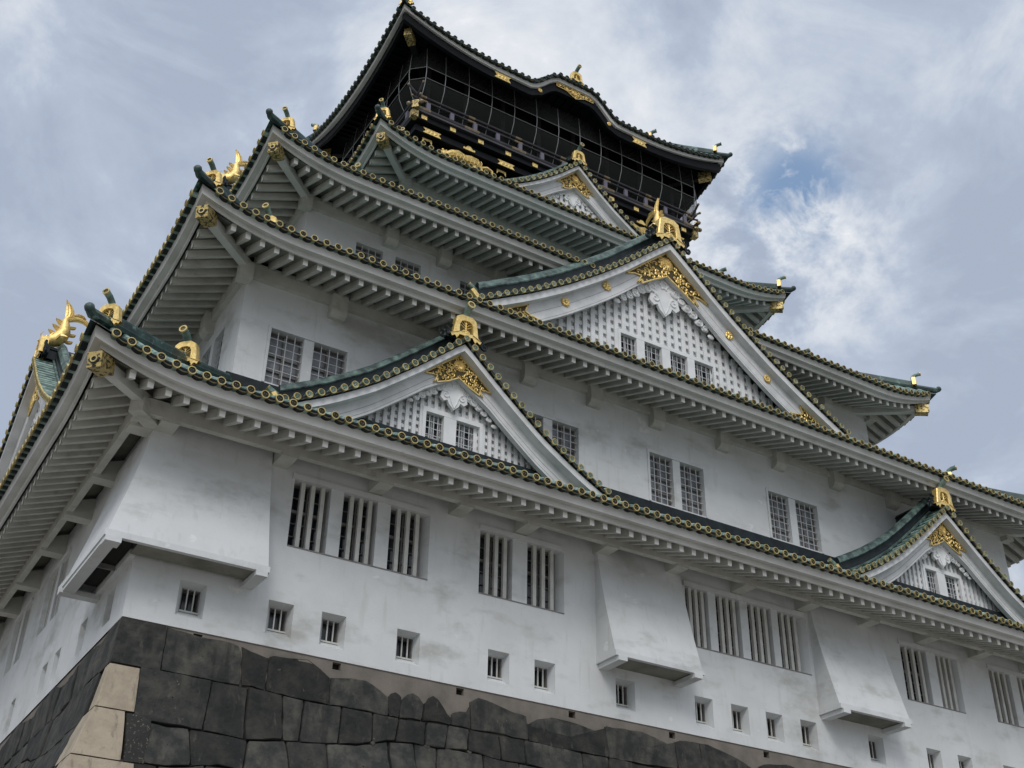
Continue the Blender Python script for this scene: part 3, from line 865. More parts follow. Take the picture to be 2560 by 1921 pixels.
# ---------------------------------------------------------------- gold scrollwork
def in_poly(x, z, poly):
    c = False
    n = len(poly)
    for i in range(n):
        x1, z1 = poly[i]; x2, z2 = poly[(i + 1) % n]
        if (z1 > z) != (z2 > z) and x < (x2 - x1) * (z - z1) / (z2 - z1) + x1: c = not c
    return c
def scroll_plate(T, poly, y, s, parent, seed=1, flower=None, name='gilt_fitting'):
    rnd = random.Random(seed)
    g = MB(T); d = MB(T)
    d.prism(poly, y, y + .02)
    P3 = [(x, y - .012, z) for x, z in poly]
    for a, b in zip(P3, P3[1:] + P3[:1]):
        g.beam(a, b, .030 * s, .026 * s, up=(0, 1, 0))
    xs = [p[0] for p in poly]; zs_ = [p[1] for p in poly]
    step = .165 * s
    z = min(zs_) + step / 2; row = 0
    while z < max(zs_):
        x = min(xs) + (step / 2 if row % 2 else 0)
        while x < max(xs):
            cx, cz = x + rnd.uniform(-.2, .2) * step, z + rnd.uniform(-.2, .2) * step
            if in_poly(cx, cz, poly) and not (flower and math.hypot(cx - flower[0], cz - flower[1]) < flower[2] * 1.15):
                a0 = rnd.uniform(0, 6.28); sg = rnd.choice((-1, 1)); pts = []; rs = []
                for k in range(8):
                    q = k / 7
                    rad = (.60 - .50 * q) * step
                    pts.append((cx + rad * math.cos(a0 + sg * q * 5.2), y - .02, cz + rad * math.sin(a0 + sg * q * 5.2)))
                    rs.append((.024 - .005 * q) * s)
                if all(in_poly(p[0], p[2], poly) for p in pts[::3]): g.tube(pts, rs, 4, flat=.8)
                g.ball((cx, y - .02, cz), .024 * s, (1, .5, 1), 5, 3)
            x += step
        z += step * .82; row += 1
    if flower:
        fx, fz, fr = flower
        g.ball((fx, y - .03, fz), fr * .2, (1, .6, 1), 8, 4)
        for k in range(16):
            a = 2 * math.pi * k / 16
            g.tube([(fx + fr * .2 * math.cos(a), y - .035, fz + fr * .2 * math.sin(a)), (fx + fr * .65 * math.cos(a), y - .05, fz + fr * .65 * math.sin(a)), (fx + fr * math.cos(a), y - .025, fz + fr * math.sin(a))], [fr * .05, fr * .135, fr * .13], 5)
        g.ring((fx, y - .02, fz), (0, 1, 0), fr * .95, fr * 1.08, .03, 24)
    o = g.build(name, P_GOLD, parent)
    d.build('backing_plate', P_BACK, o)
    return o
def flower_boss(T, x, z, r, y, parent, leafy=False):
    g = MB(T)
    g.disc((x, y, z), (0, 1, 0), r, 16)
    if not leafy:
        for k in range(10):
            a = 2 * math.pi * k / 10
            g.ball((x + r * .62 * math.cos(a), y - .02, z + r * .62 * math.sin(a)), r * .3, (1, .45, 1), 6, 4)
    else:
        for k, (dx, dz, rr) in enumerate(((0, .5, .35), (-.55, .3, .32), (.55, .3, .32), (-.7, -.3, .38), (.7, -.3, .38), (0, -.45, .45), (-.3, -.8, .25), (.3, -.8, .25), (-.35, .85, .16), (0, 1.0, .16), (.35, .85, .16))):
            g.ball((x + dx * r, y - .02, z + dz * r), rr * r, (1, .5, 1), 6, 4)
    g.ball((x, y - .03, z), r * .28, (1, .6, 1), 8, 4)
    g.build('gilt_boss', P_GOLD, parent, True)
def spiral(mb, cx, cz, y, r, turns, a0, sg, th):
    pts = []; rs = []
    n = 14
    for k in range(n):
        q = k / (n - 1)
        pts.append((cx + r * (1 - .8 * q) * math.cos(a0 + sg * turns * 6.28 * q), y, cz + r * (1 - .8 * q) * math.sin(a0 + sg * turns * 6.28 * q)))
        rs.append(th * (1 - .3 * q))
    mb.tube(pts, rs, 5)
def pendant(T, x, ztop, w, h, y, parent, rosette=True):
    """white carved gable pendant with scrolls and flanking clouds"""
    g = MB(T)
    out = [(-.30, 1), (.30, 1), (.50, .62), (.42, .45), (.56, .30), (.62, .12), (.45, .02), (.30, .08), (.22, -.05), (.10, -.12), (0, -.20), (-.10, -.12), (-.22, -.05), (-.30, .08), (-.45, .02), (-.62, .12), (-.56, .30), (-.42, .45), (-.50, .62)]
    zb = ztop - h
    g.prism([(x + a * w, zb + b * h) for a, b in out], y, y + .10)
    for sgn in (-1, 1):
        spiral(g, x + sgn * .38 * w, zb + .22 * h, y - .01, .17 * w, 1.1, 1.5, sgn, .022 * w + .008)
        g.tube([(x + sgn * .21 * w, y - .01, zb + .22 * h), (x + sgn * .12 * w, y - .01, zb + .02 * h), (x, y - .01, zb - .14 * h)], .018, 5)
    g.ring((x, y - .03, zb + .66 * h), (0, 1, 0), .10 * w, .16 * w, .04, 10)
    for k in range(6):
        a = 6.28 * k / 6
        g.ball((x + .17 * w * math.cos(a), y - .01, zb + .66 * h + .17 * w * math.sin(a)), .055 * w, (1, .5, 1), 6, 4)
    g.build('carved_pendant', P_LAT, parent, True)
def clouds(T, x, curve, off, y, span, s, parent, seed=3):
    rnd = random.Random(seed)
    for sgn in (-1, 1):
        g = MB(T)
        n = int(span / (.17 * s))
        for k in range(n):
            q = k / n
            dx = .35 * s + span * q
            z = curve(dx) - off - (.16 + .10 * rnd.random()) * s * (1 - q * .6)
            r = (.17 - .10 * q) * s
            g.ball((x + sgn * dx, y, z), r, (1.25, .28, .8), 8, 5)
            if q < .85: spiral(g, x + sgn * dx, z, y - r * .28, r * .95, 1.1, rnd.uniform(0, 6), sgn, .026 * s)
        g.build('carved_cloud', P_LAT, parent, True)
# ---------------------------------------------------------------- gables
def gable(T, xc, yt, zt, drop, hw, yback, off_in, apex_in, s, lat_y, lat_pitch, win, zbot, yfront_base, fish=None, label=None, board_w=None, bosses=(), sealed=True, seed=1, cuts=True, gold_scale=1.0, ridge_back=None, ridge_up=.0):
    """T local frame; yt tile-ring plane; drop(dx) fall of ring line; off_in lower edge of bargeboard below ring line"""
    gb = C(empty('gable', label=label))
    cz = lambda dx: zt - drop(abs(dx))
    # ring line by arc length
    pos = [0.0]; x = 0; acc = 0; px, pz = 0, cz(0)
    while x < hw:
        x += .01
        z = cz(x); acc += math.hypot(x - px, z - pz); px, pz = x, z
        if acc >= PITCH: pos.append(x); acc = 0
    caps, embs, tl, pans = MB(T), MB(T), MB(T), MB(T)
    xs = sorted(set([-p for p in pos[1:]] + pos))
    for dx in xs:
        z = cz(dx)
        c = (xc + dx, yt, z)
        caps.ring((c[0], yt - .03, z), (0, 1, 0), .077, .097, .05, 14)
        pans.disc((c[0], yt - .008, z), (0, 1, 0), .08, 10)
        for q in (0, 2.09, 4.19):
            embs.tube([(c[0] + .034 * math.cos(q + j * .55), yt - .014, z + .034 * math.sin(q + j * .55)) for j in range(3)], [.017, .011, .004], 4)
        tl.tube([(c[0], yt - .01, z), (c[0], yt + .62, z + .02)], .082, 8)
    for xa, xb in zip(xs, xs[1:]):
        P = []
        for q in range(5):
            dx = xa + (xb - xa) * q / 4
            P.append((xc + dx, cz(dx) - .035 - .07 * math.sin(math.pi * q / 4)))
        embs.strip([(a, b + .006) for a, b in P], [(a, b - .004) for a, b in P], yt + .004, yt + .03)
        pans.strip([(a, b + .07 * math.sin(math.pi * k / 4) + .02) for k, (a, b) in enumerate(P)], P, yt + .015, yt + .62)
    n = 40
    dxs = [-hw + 2 * hw * k / n for k in range(n + 1)]
    dxs = [d_ for d_ in dxs]
    def line(off, ex=0, k0=1.0):
        return [(xc + d_ * k0, cz(d_) - off - ex * max(0, 1 - abs(d_) / 1.0)) for d_ in dxs]
    # roof body: the verge strip, then the slopes back to the wall
    rb = MB(T)
    yb = yback
    for y0_, y1_, up in ((yt + .62, yb, .12),):
        A = [(a, b + up) for a, b in line(0)]
        rb.grid([[(a, y, b) for a, b in A] for y in (y0_, (y0_ + y1_) / 2, y1_)])
        rb.grid([[(a, y0_, b) for a, b in A], [(a, y0_, b - .2) for a, b in A]])
    rb.build('roof_surface', P_TILE2, gb, True)
    # tile rolls running down the slope
    rl = MB(T)
    y = yt + 1.15
    while y < yb - .1:
        for sgn in (-1, 1):
            rl.tube([(xc + sgn * hw * k / 8, y, cz(hw * k / 8) + .13) for k in range(9)], .082, 6)
        y += PITCH
    if rl.v: rl.build('round_tiles', P_MINT, gb, True)
    # descending ridge beside the verge
    dr = MB(T); dr2 = MB(T); rc = MB(T)
    for sgn in (-1, 1):
        K = 12
        pts = [(xc + sgn * (.12 + (hw * .965 - .12) * k / K)) for k in range(K + 1)]
        rows = []
        yy = yt + .80
        prof = [(-.17, .0), (-.17, .10), (-.13, .12), (-.13, .22), (-.15, .24), (-.10, .34), (0, .38), (.10, .34), (.15, .24), (.13, .22), (.13, .12), (.17, .10), (.17, 0)]
        for p in pts:
            zz = cz(p - xc)
            t_ = min(1, abs(p - xc) / hw)
            rows.append([(p, yy + a * 1.0, zz + .12 + b * s * 1.7) for a, b in prof])
        dr.grid(rows)
        rc.grid([[(r[k][0], yy + (r[k][1] - yy) * 1.12, r[k][2] + .012) for k in (3, 4, 5, 6, 7, 8, 9)] for r in rows])
        rc.tube([(r[0][0], yy - .19, r[0][2] + .05) for r in rows], .045, 5)
        dr.add(rows[-1], [tuple(range(len(prof)))])
        # its gilt end with tube
        xe = pts[-1]; ze_ = cz(xe - xc)
        g_ = MB(T); g_.beam((xe, yy - .02, ze_ + .28 * s), (xe + sgn * .10, yy - .02, ze_ + .20 * s), .40, .44 * s, up=(0, 0, 1))
        g_.ball((xe + sgn * .14, yy, ze_ + .10), .07)
        g_.build('gilt_ridge_end', P_GOLD, gb)
        dr2.tube([(xe - sgn * .05, yy, ze_ + .45 * s), (xe + sgn * .28, yy, ze_ + .62 * s)], .075, 8)
        caps.ring((xe + sgn * .285, yy, ze_ + .622 * s), (-sgn, 0, -.5), .05, .08, .03, 10)
    dr.build('descending_ridge', P_DARK, gb, True)
    rc.build('ridge_capping', P_TILE2, gb, True)
    dr2.build('ridge_end_tube', P_MINT, gb, True)
    # bargeboard: projecting upper board, main board, mouldings
    bb = MB(T)
    o1 = .15
    bb.strip(line(.13), line(.34 * (s * .5 + .5)), yt + .10, yt + .62)
    bb.strip(line(.34 * (s * .5 + .5) - .01), line(off_in, apex_in - off_in), yt + .40, yt + .56)
    bb.build('bargeboard', P_TRIM, gb)
    gr = MB(T)
    mid = (.34 + off_in) * .5
    gr.strip(line(mid, (apex_in - off_in) * .6), line(mid + .012, (apex_in - off_in) * .6), yt + .396, yt + .41)
    gr.strip(line(off_in - .09, (apex_in - off_in) * .95), line(off_in - .08, (apex_in - off_in) * .95), yt + .396, yt + .41)
    gr.build('board_groove', P_FRAME, gb)
    # recessed gable wall
    ly = yt + lat_y
    inner = line(off_in - .42, apex_in - off_in)
    top = [(a, b) for a, b in inner if b > zbot + .02]
    def ztop(x_): return lerp([(a, b) for a, b in inner], x_)
    wl = MB(T)
    holes_ = []
    if win:
        fx0, fx1, fz0, fz1, ops = win
        holes_ = [(a, b, fz0, fz1) for a, b in ops]
    # back wall as columns, so the windows stay open
    cutsx = sorted({p[0] for p in top} | {h[0] for h in holes_} | {h[1] for h in holes_})
    for a, b in zip(cutsx, cutsx[1:]):
        mx_ = (a + b) / 2
        hh = [h for h in holes_ if h[0] < mx_ < h[1]]
        za, zb_ = ztop(a), ztop(b)
        if hh:
            h = hh[0]
            wl.add([(a, ly + .14, h[3]), (b, ly + .14, h[3]), (b, ly + .14, zb_), (a, ly + .14, za)], [(0, 1, 2, 3)])
            if h[2] > zbot: wl.add([(a, ly + .14, zbot), (b, ly + .14, zbot), (b, ly + .14, h[2]), (a, ly + .14, h[2])], [(0, 1, 2, 3)])
        else:
            wl.add([(a, ly + .14, zbot - .4), (b, ly + .14, zbot - .4), (b, ly + .14, zb_), (a, ly + .14, za)], [(0, 1, 2, 3)])
    wl.build('gable_wall', P_LAT, gb)
    lt = MB(T)
    half = hw
    k = -int(half / lat_pitch) - 1
    sw = lat_pitch * .50
    while k * lat_pitch < half:
        xx = xc + k * lat_pitch
        k += 1
        zt_ = min(ztop(xx - sw / 2), ztop(xx + sw / 2)) + .04
        if zt_ < zbot + .05: continue
        segs = [(zbot - .3, zt_)]
        if win and fx0 - .02 < xx + sw / 2 and xx - sw / 2 < fx1 + .02: segs = [(fz1 + .14, zt_)]
        for a, b in segs:
            if b > a: lt.box(xx - sw / 2, xx + sw / 2, ly, ly + .06, a, b)
    hp_ = lat_pitch * 1.02
    z = zbot - .2
    apex_z = max(b for a, b in inner)
    while z < apex_z:
        # extent at this height
        xl = [a for a, b in inner if b > z]
        if xl:
            a, b = min(xl), max(xl)
            if win and z < fz1 + .14 and z + hp_ * .45 > fz0 - 1:
                if a < fx0: lt.box(a, fx0, ly + .06, ly + .139, z, z + hp_ * .46)
                if fx1 < b: lt.box(fx1, b, ly + .06, ly + .139, z, z + hp_ * .46)
            else: lt.box(a, b, ly + .06, ly + .139, z, z + hp_ * .46)
        z += hp_
    lt.build('lattice', P_LAT, gb, kind=None)
    if win:
        fm = MB(T)
        fm.box(fx0 - .10, fx1 + .10, ly - .03, ly + .10, fz1 + .0, fz1 + .14)
        fm.box(fx0 - .10, fx0, ly - .03, ly + .10, fz0 - .2, fz1); fm.box(fx1, fx1 + .10, ly - .03, ly + .10, fz0 - .2, fz1)
        for (a, b), (c, d) in zip(ops, ops[1:]): fm.box(b, c, ly - .025, ly + .13, fz0 - .2, fz1)
        if ops[0][0] > fx0: fm.box(fx0, ops[0][0], ly + .1, ly + .13, fz0 - .2, fz1)
        if ops[-1][1] < fx1: fm.box(ops[-1][1], fx1, ly + .1, ly + .13, fz0 - .2, fz1)
        fm.build('window_surround', P_LAT, gb)
        Tw = T @ Matrix.Translation((0, ly, 0))
        for a, b in ops: grid_window(Tw, a, b, fz0 - .15, fz1, 3, 4, parent=gb, dep=.18)
    # sill of dark copper below the lattice
    sl = MB(T); xl = [a for a, b in inner if b > zbot - .1]
    sl.box(min(xl), max(xl), ly - .16, ly - .04, zbot - .35, zbot)
    sl.build('dark_sill', P_DARK, gb)
    # carved pendant and clouds
    ph = off_in * 1.05 * (1 if s < 1.3 else 1.15)
    za = zt - apex_in + .06
    pendant(T, xc, za + .20, .74 * ph, ph * 1.08, yt + .48 + .10, gb)
    clouds(T, xc, lambda dx: cz(dx), off_in - .02, yt + .62, ph * 1.25, ph, gb, seed)
    # gilt fittings
    gs = gold_scale
    ap_o = zt - .34 * (s * .5 + .5) - .03
    def L_(dx, off): return (xc + dx, cz(dx) - off)
    w1, w2_ = 1.02 * gs * (1 if s < 1.3 else 1.75), .66 * gs * (1 if s < 1.3 else 1.75)
    upo = .34 * (s * .5 + .5) + .02
    poly = [(xc, cz(0) - upo), L_(w1 * .5, upo), L_(w1, upo), L_(w1 * .80, upo + .14 * s), L_(w2_ * .98, (upo + off_in) * .54), L_(w2_ * 1.15, (upo + off_in) * .66), L_(w2_ * .95, off_in * .86), L_(w2_, off_in - .01), L_(w2_ * .5, off_in + (apex_in - off_in) * (1 - w2_ * .5)), (xc, cz(0) - apex_in)]
    poly += [(2 * xc - a, b) for a, b in poly[-2:0:-1]]
    fr_ = .16 * ph / .9
    scroll_plate(T, poly, yt + .37, ph, gb, seed, (xc, (cz(0) - upo + cz(0) - apex_in) / 2 + .02, fr_))
    for sgn in (-1, 1):
        e0 = hw * (.965 if s < 1.3 else .955); e1 = e0 - 1.15 * gs * (1 if s < 1.3 else 1.5)
        P = [(xc + sgn * e0, cz(e0) - upo), (xc + sgn * (e1 + .15), cz(e1 + .15) - upo), (xc + sgn * (e1 + .28), cz(e1 + .28) - upo - .22), (xc + sgn * (e1 + .1), cz(e1) - off_in * .75), (xc + sgn * (e1 - .35), cz(e1 - .35) - off_in), (xc + sgn * e0, cz(e0) - off_in)]
        if sgn < 0: P = P[::-1]
        scroll_plate(T, P, yt + .37, ph * .9, gb, seed + 5)
    for dx, off, r, leafy in bosses:
        flower_boss(T, xc + dx, cz(dx) - off, r, yt + .37, gb, leafy)
    # main ridge with its end plate
    rg = MB(T)
    rtop = zt + .18 + ridge_up
    rb_ = yback if ridge_back is None else ridge_back
    prof = [(-.20, 0), (-.20, .10), (-.15, .12), (-.15, .30 * s), (-.19, .32 * s), (-.10, .44 * s), (0, .48 * s), (.10, .44 * s), (.19, .32 * s), (.15, .30 * s), (.15, .12), (.20, .10), (.20, 0)]
    rows = [[(xc + a, y, rtop - .12 + b) for a, b in prof] for y in (yt + .30, rb_)]
    rg.grid(rows); rg.add(rows[0], [tuple(range(len(prof)))])
    for sgn in (-1, 1):          # scroll fins beside the end plate
        for j in range(3):
            spiral(rg, xc + sgn * (.42 + .12 * j) * s, rtop + (.10 - .13 * j) * s, yt + .20, (.15 - .02 * j) * s, 1.2, 2.0, sgn, .045 * s)
        rg.box(xc + sgn * .36 * s - .18 * s, xc + sgn * .36 * s + .18 * s, yt + .18, yt + .34, zt + .02, rtop + .12 * s)
    rg.build('main_ridge', P_DARK, gb, True)
    og, pl = MB(T), MB(T)
    onigawara(og, embs, pl, caps, T @ Matrix.Translation((xc, yt + .08, rtop - .12 * s)), .78 * s, up=not fish)
    og.build('gilt_end_plate', P_GOLD, gb, False)
    if pl.v: pl.build('ridge_end_tube', P_MINT, gb, True)
    tl.build('verge_tiles', P_MINT, gb, True)
    pans.build('pan_tiles', P_DARK, gb, True)
    caps.build('gilt_tile_rings', P_RING, gb, kind='stuff')
    embs.build('tile_crests', P_EMB, gb, kind='stuff')
    if fish:
        make_fish(T @ Matrix.Translation((xc, yt + .62, rtop - .12 + .44 * s)), fish[0], fish[1])
    return gb
def make_fish(T, s, label):
    """gilded fish on the ridge: head low at the ridge end, body rising, forked tail curling over"""
    root = empty('roof_fish_ornament', None, label, 'ornament', 'gold fish on the gable ridges', loc=tuple(T.translation))
    inv = Matrix.Translation(-T.translation)
    def b(mb, nm, sm=True):
        o = mb.build(nm, P_GOLD, root, sm)
        o.matrix_parent_inverse = inv
        return o
    path = [(0, -.32, .13), (0, -.22, .22), (0, -.08, .32), (0, .04, .48), (0, .10, .68), (0, .08, .88), (0, .06, 1.04), (0, .10, 1.20)]
    rad = [.09, .20, .23, .22, .19, .15, .11, .07]
    m_ = MB(T @ Matrix.Scale(s, 4))
    m_.tube(path, rad, 10, up=(1, 0, 0))
    b(m_, 'body')
    m_ = MB(T @ Matrix.Scale(s, 4))
    m_.ball((0, -.30, .17), .19, (1, 1.1, .8), 10, 6); m_.ball((0, -.46, .13), .11, (1.1, 1, .5), 8, 4); m_.ball((0, -.44, .04), .10, (1.0, 1, .4), 8, 4)
    for sg in (-1, 1):
        m_.ball((sg * .13, -.36, .27), .05); m_.tube([(sg * .12, -.28, .32), (sg * .17, -.20, .46)], [.03, .01], 5)
        m_.tube([(sg * .1, -.48, .15), (sg * .2, -.55, .25), (sg * .22, -.48, .36)], [.02, .014, .005], 4)
    b(m_, 'head')
    def fin(p0, p1, p2, w, mb):
        """crescent blade along a curve in the y-z plane"""
        p0, p1, p2 = Vector(p0), Vector(p1), Vector(p2)
        A, B = [], []
        for k in range(9):
            q = k / 8
            p = p0 * (1 - q) ** 2 + p1 * 2 * q * (1 - q) + p2 * q * q
            d = (p1 - p0) * (1 - q) + (p2 - p1) * q
            nn = Vector((0, -d.z, d.y)).normalized()
            ww = w * (math.sin(math.pi * min(1, q * .85 + .18)) ** .7)
            if q == 1: ww = .004
            A.append(p + nn * ww / 2); B.append(p - nn * ww / 2)
        th = .05
        rows = [[a + Vector((0, 0, 0)) for a in A], [(a + c) / 2 + Vector((th, 0, 0)) for a, c in zip(A, B)], [c for c in B], [(a + c) / 2 - Vector((th, 0, 0)) for a, c in zip(A, B)]]
        mb.grid([list(r) for r in zip(*rows)], True)
        for off in (-.25, .25):
            mb.tube([((a + c) / 2 + (a - c) * off + Vector((th * .8, 0, 0))) for a, c in zip(A, B)][:-1], .012, 4)
            mb.tube([((a + c) / 2 + (a - c) * off - Vector((th * .8, 0, 0))) for a, c in zip(A, B)][:-1], .012, 4)
    m_ = MB(T @ Matrix.Scale(s, 4))
    fin((0, .10, 1.12), (0, .22, 1.42), (0, -.06, 1.78), .26, m_)
    fin((0, .12, 1.10), (0, .50, 1.46), (0, .84, .98), .26, m_)
    fin((0, .10, 1.12), (0, .42, 1.50), (0, .62, 1.30), .15, m_)
    b(m_, 'tail')
    for (y, z, a) in ((-.12, .50, -.24), (-.06, .72, -.22), (-.02, .94, -.20)):
        m_ = MB(T @ Matrix.Scale(s, 4)); fin((0, y + .08, z - .1), (0, y + a * .3, z + .02), (0, y + a, z + .10), .19, m_); b(m_, 'back_fin')
    for (y, z) in ((.26, .38), (.30, .64), (.26, .90)):
        m_ = MB(T @ Matrix.Scale(s, 4)); fin((0, y - .06, z - .04), (0, y + .08, z - .04), (0, y + .14, z + .02), .13, m_); b(m_, 'belly_fin')
    for sg in (-1, 1):
        m_ = MB(T @ Matrix.Scale(s, 4))
        m_.tube([(sg * .16, -.12, .26), (sg * .34, -.02, .34), (sg * .40, .16, .30)], [.07, .06, .01], 6, flat=.5)
        b(m_, 'side_fin')
t1 = [(0, 0), (.25, .20), (1.23, 1.08), (2.5, 2.13), (3.65, 2.87), (4.85, 3.50), (5.2, 3.66)]
d1 = lambda x: smooth(t1, x, .3) - (smooth(t1, 0, .3) if 0 else 0) if x > .3 else lerp(t1, x)
t2 = [(0, 0), (.25, .20), (1.0, .86), (1.98, 1.74), (3.02, 2.58), (4.35, 3.56), (5.76, 4.46), (7.5, 5.44), (7.9, 5.64)]
d2 = lambda x: smooth(t2, x, .3) if x > .3 else lerp(t2, x)
t3 = [(0, 0), (.25, .23), (.97, .93), (1.76, 1.58), (2.58, 2.15), (3.45, 2.68), (3.8, 2.88)]
d3 = lambda x: smooth(t3, x, .25) if x > .3 else lerp(t3, x)
g1win = (6.98, 8.62, 6.62, 7.48, [(7.02, 7.52), (7.90, 8.50)])
gable(TF, 7.70, -.08, 9.62, d1, 5.0, 3.2, .86, 1.07, 1.0, .78, .21, g1win, 6.60, 0, label='left small gable of the lowest roof', seed=2, ridge_up=.02, ridge_back=2.3)
g1r = (25.72, 27.36, 6.62, 7.48, [(25.76, 26.26), (26.64, 27.24)])
gable(TF, 26.45, -.08, 9.58, d1, 5.0, 3.2, .86, 1.07, 1.0, .78, .21, g1r, 6.58, 0, label='right small gable of the lowest roof', seed=4, ridge_up=.02, ridge_back=2.3)
g2win = (15.08, 19.05, 13.1, 14.20, [(15.14, 15.74), (16.07, 16.80), (17.16, 17.90), (18.22, 19.0)])
gable(TF, 16.85, 1.95, 18.37, d2, 7.62, 8.2, 1.18, 1.42, 1.35, .85, .32, g2win, 13.2, 0, fish=(.92, 'gold fish ornament on the ridge of the big central gable'), label='big central gable of the second roof',
      bosses=((-4.28, .68, .17, False), (-2.62, .62, .17, True), (2.66, .64, .17, True), (4.28, .68, .17, False)), seed=6, ridge_back=8)
gable(TF, 16.74, 7.35, 26.05, d3, 3.55, 9.6, .86, 1.12, .8, .62, .27, None, 22.9, 0, label='small gable of the fourth roof', seed=8, gold_scale=.9)
gable(TL, 12.5, -1.55, 12.55, d2, 7.5, 2.2, 1.18, 1.42, 1.2, .85, .32, None, 6.0, 0, fish=(1.12, 'gold fish ornament at far left above the lowest roof'), label='large side gable of the lowest roof', seed=9)
gable(TL, 12.5, 3.2, 21.9, d1, 5.0, 9.3, .86, 1.07, 1.1, .78, .3, None, 18.4, 0, fish=(1.05, 'gold fish ornament on the left side ridge above the third roof'), label='side gable of the third roof', seed=10)
# ---------------------------------------------------------------- top storey
mb = MB()
mb.box(10.4, 23.7, 9.75, 15.3, 23.0, 31.3)
C(mb.build('wall', P_LACQ, label='black lacquered top storey wall'))
mb = MB()
for zb, zt_, d in ((26.50, 26.79, .62), (26.05, 26.36, .42)):
    mb.box(10.4 - d, 23.7 + d, 9.75 - d, 9.75, zb, zt_); mb.box(10.4 - d, 10.4, 9.75, 15.3 + d, zb, zt_); mb.box(23.7, 23.7 + d, 9.75, 15.3 + d, zb, zt_)
C(mb.build('floor_beam', P_LACQ))
bal = C(empty('balcony'))
mb = MB(); mb.box(9.8, 24.3, 9.0, 9.74, 26.80, 26.90); mb.box(9.8, 10.39, 9.74, 15.6, 26.80, 26.90); mb.box(23.71, 24.3, 9.74, 15.6, 26.80, 26.90)
mb.build('deck', P_LACQ2, bal)
rl = MB()
bx0, bx1, by, by1 = 9.88, 24.22, 9.08, 15.7
def rails(z, r, ext, dz=0):
    rl.tube([(bx0 - ext, by, z + dz), (bx0 - ext * .4, by, z + dz * .35), (bx0, by, z), (bx1, by, z), (bx1 + ext * .4, by, z + dz * .35), (bx1 + ext, by, z + dz)], r, 8)
    rl.tube([(bx0, by - ext, z + dz), (bx0, by - ext * .4, z + dz * .35), (bx0, by, z), (bx0, by1, z)], r, 8)
    rl.tube([(bx1, by - ext, z + dz), (bx1, by - ext * .4, z + dz * .35), (bx1, by, z), (bx1, by1, z)], r, 8)
rails(27.72, .05, .45, .34); rails(27.50, .045, .25, .05); rails(27.02, .085, .38)
rl.build('railing', P_LACQ2, bal, True)
br = MB()
for i in range(13):
    x = bx0 + .5 + (bx1 - bx0 - 1.0) * i / 12
    (rl if 0 else br).box(x - .09, x + .09, by - .05, by + .05, 27.10, 27.46)
for i in range(5):
    y = by + .9 + i * 1.1
    br.box(bx0 - .05, bx0 + .05, y - .09, y + .09, 27.10, 27.46); br.box(bx1 - .05, bx1 + .05, y - .09, y + .09, 27.10, 27.46)
br.build('baluster', mat('violet_grey_lacquer', (.12, .11, .15), .5)[0], bal)
P_DG = mat('dulled_gilt', (.28, .22, .14), .5, .5, var=(.16, .13, .10), scale=8)[0]
for i in range(7):                                      # gilt sleeves on the rails
    x = bx0 + .25 + (bx1 - bx0 - .5) * i / 6
    for z_, h_, r_ in ((27.50, .2, .055), (27.02, .35, .095), (27.72, .15, .06)):
        gd = MB(); gd.tube([(x - h_, by, z_), (x + h_, by, z_)], r_, 8); gd.build('rail_sleeve', P_DG, bal, True)
for x in (bx0, bx1):
    sx = -1 if x == bx0 else 1
    gd = MB(); gd.beam((x + sx * .05, by - .05, 27.02), (x + sx * .16, by - .16, 27.02), .30, .38); gd.build('corner_cap', P_BRASS, bal)
    for z, r, e_ in ((28.06, .065, .45), (27.55, .06, .25), (27.02, .10, .38)):
        for p_ in ((x + sx * e_, by, z), (x, by - e_, z)):
            gd = MB(); gd.ball(p_, r); gd.build('rail_knob', P_DG, bal, True)
# gilt plates on the black beams
def plate(T, x, z, w_, h, y, kind=0):
    g = MB(T)
    if kind == 0: g.prism([(x - w_, z - h), (x + w_, z - h), (x + w_, z + h), (x - w_, z + h)], y - .03, y); g.ball((x, y - .03, z), h * .55, (1, .4, 1), 8, 4)
    elif kind == 1: g.prism([(x - w_, z - h), (x - w_ * .72, z), (x - w_, z + h), (x + w_, z + h), (x + w_ * .72, z), (x + w_, z - h)], y - .03, y); [g.ball((x + k * w_ * .4, y - .03, z), h * .6, (1, .4, 1), 6, 4) for k in (-1, 0, 1)]
    elif kind == 2:
        g.prism([(x - w_, z - h), (x - w_ * .5, z + .1 * h), (x - w_ * .25, z + h), (x + w_ * .25, z + h), (x + w_ * .5, z + .1 * h), (x + w_, z - h)], y - .03, y)
        for sg in (-1, 1): g.ball((x + sg * w_ * .85, y - .03, z - h * .6), h * .5, (1, .5, 1), 8, 4)
    else: g.prism([(x - w_, z - h), (x - w_, z + h), (x + w_, z + h), (x + w_, z - h), (x + w_ * .6, z + h * .2), (x - w_ * .6, z + h * .2)], y - .03, y)
    C(g.build('gilt_plate', P_GOLD))
for i in range(11):
    x = 10.25 + i * 1.34
    plate(FR, x, 26.65, .13, .10, 9.125, 0)
for i, x in enumerate((10.75, 14.3, 17.0, 19.7, 23.4)):
    plate(FR, x, 26.2, .42, .13, 9.325, 1); plate(FR, x - .1, 25.86, .22, .13, 9.545, 3)
for x in (12.5, 21.4): plate(FR, x, 26.22, .28, .11, 9.325, 2)
for i in range(4): plate(TL, 10.4 + i * 1.4, 26.65, .13, .10, 9.775, 0)
for x in (9.66, 24.14):
    g = MB(); g.box(x, x + .28, 9.01, 9.29, 26.46, 26.795); C(g.build('gilt_beam_cap', P_BRASS))
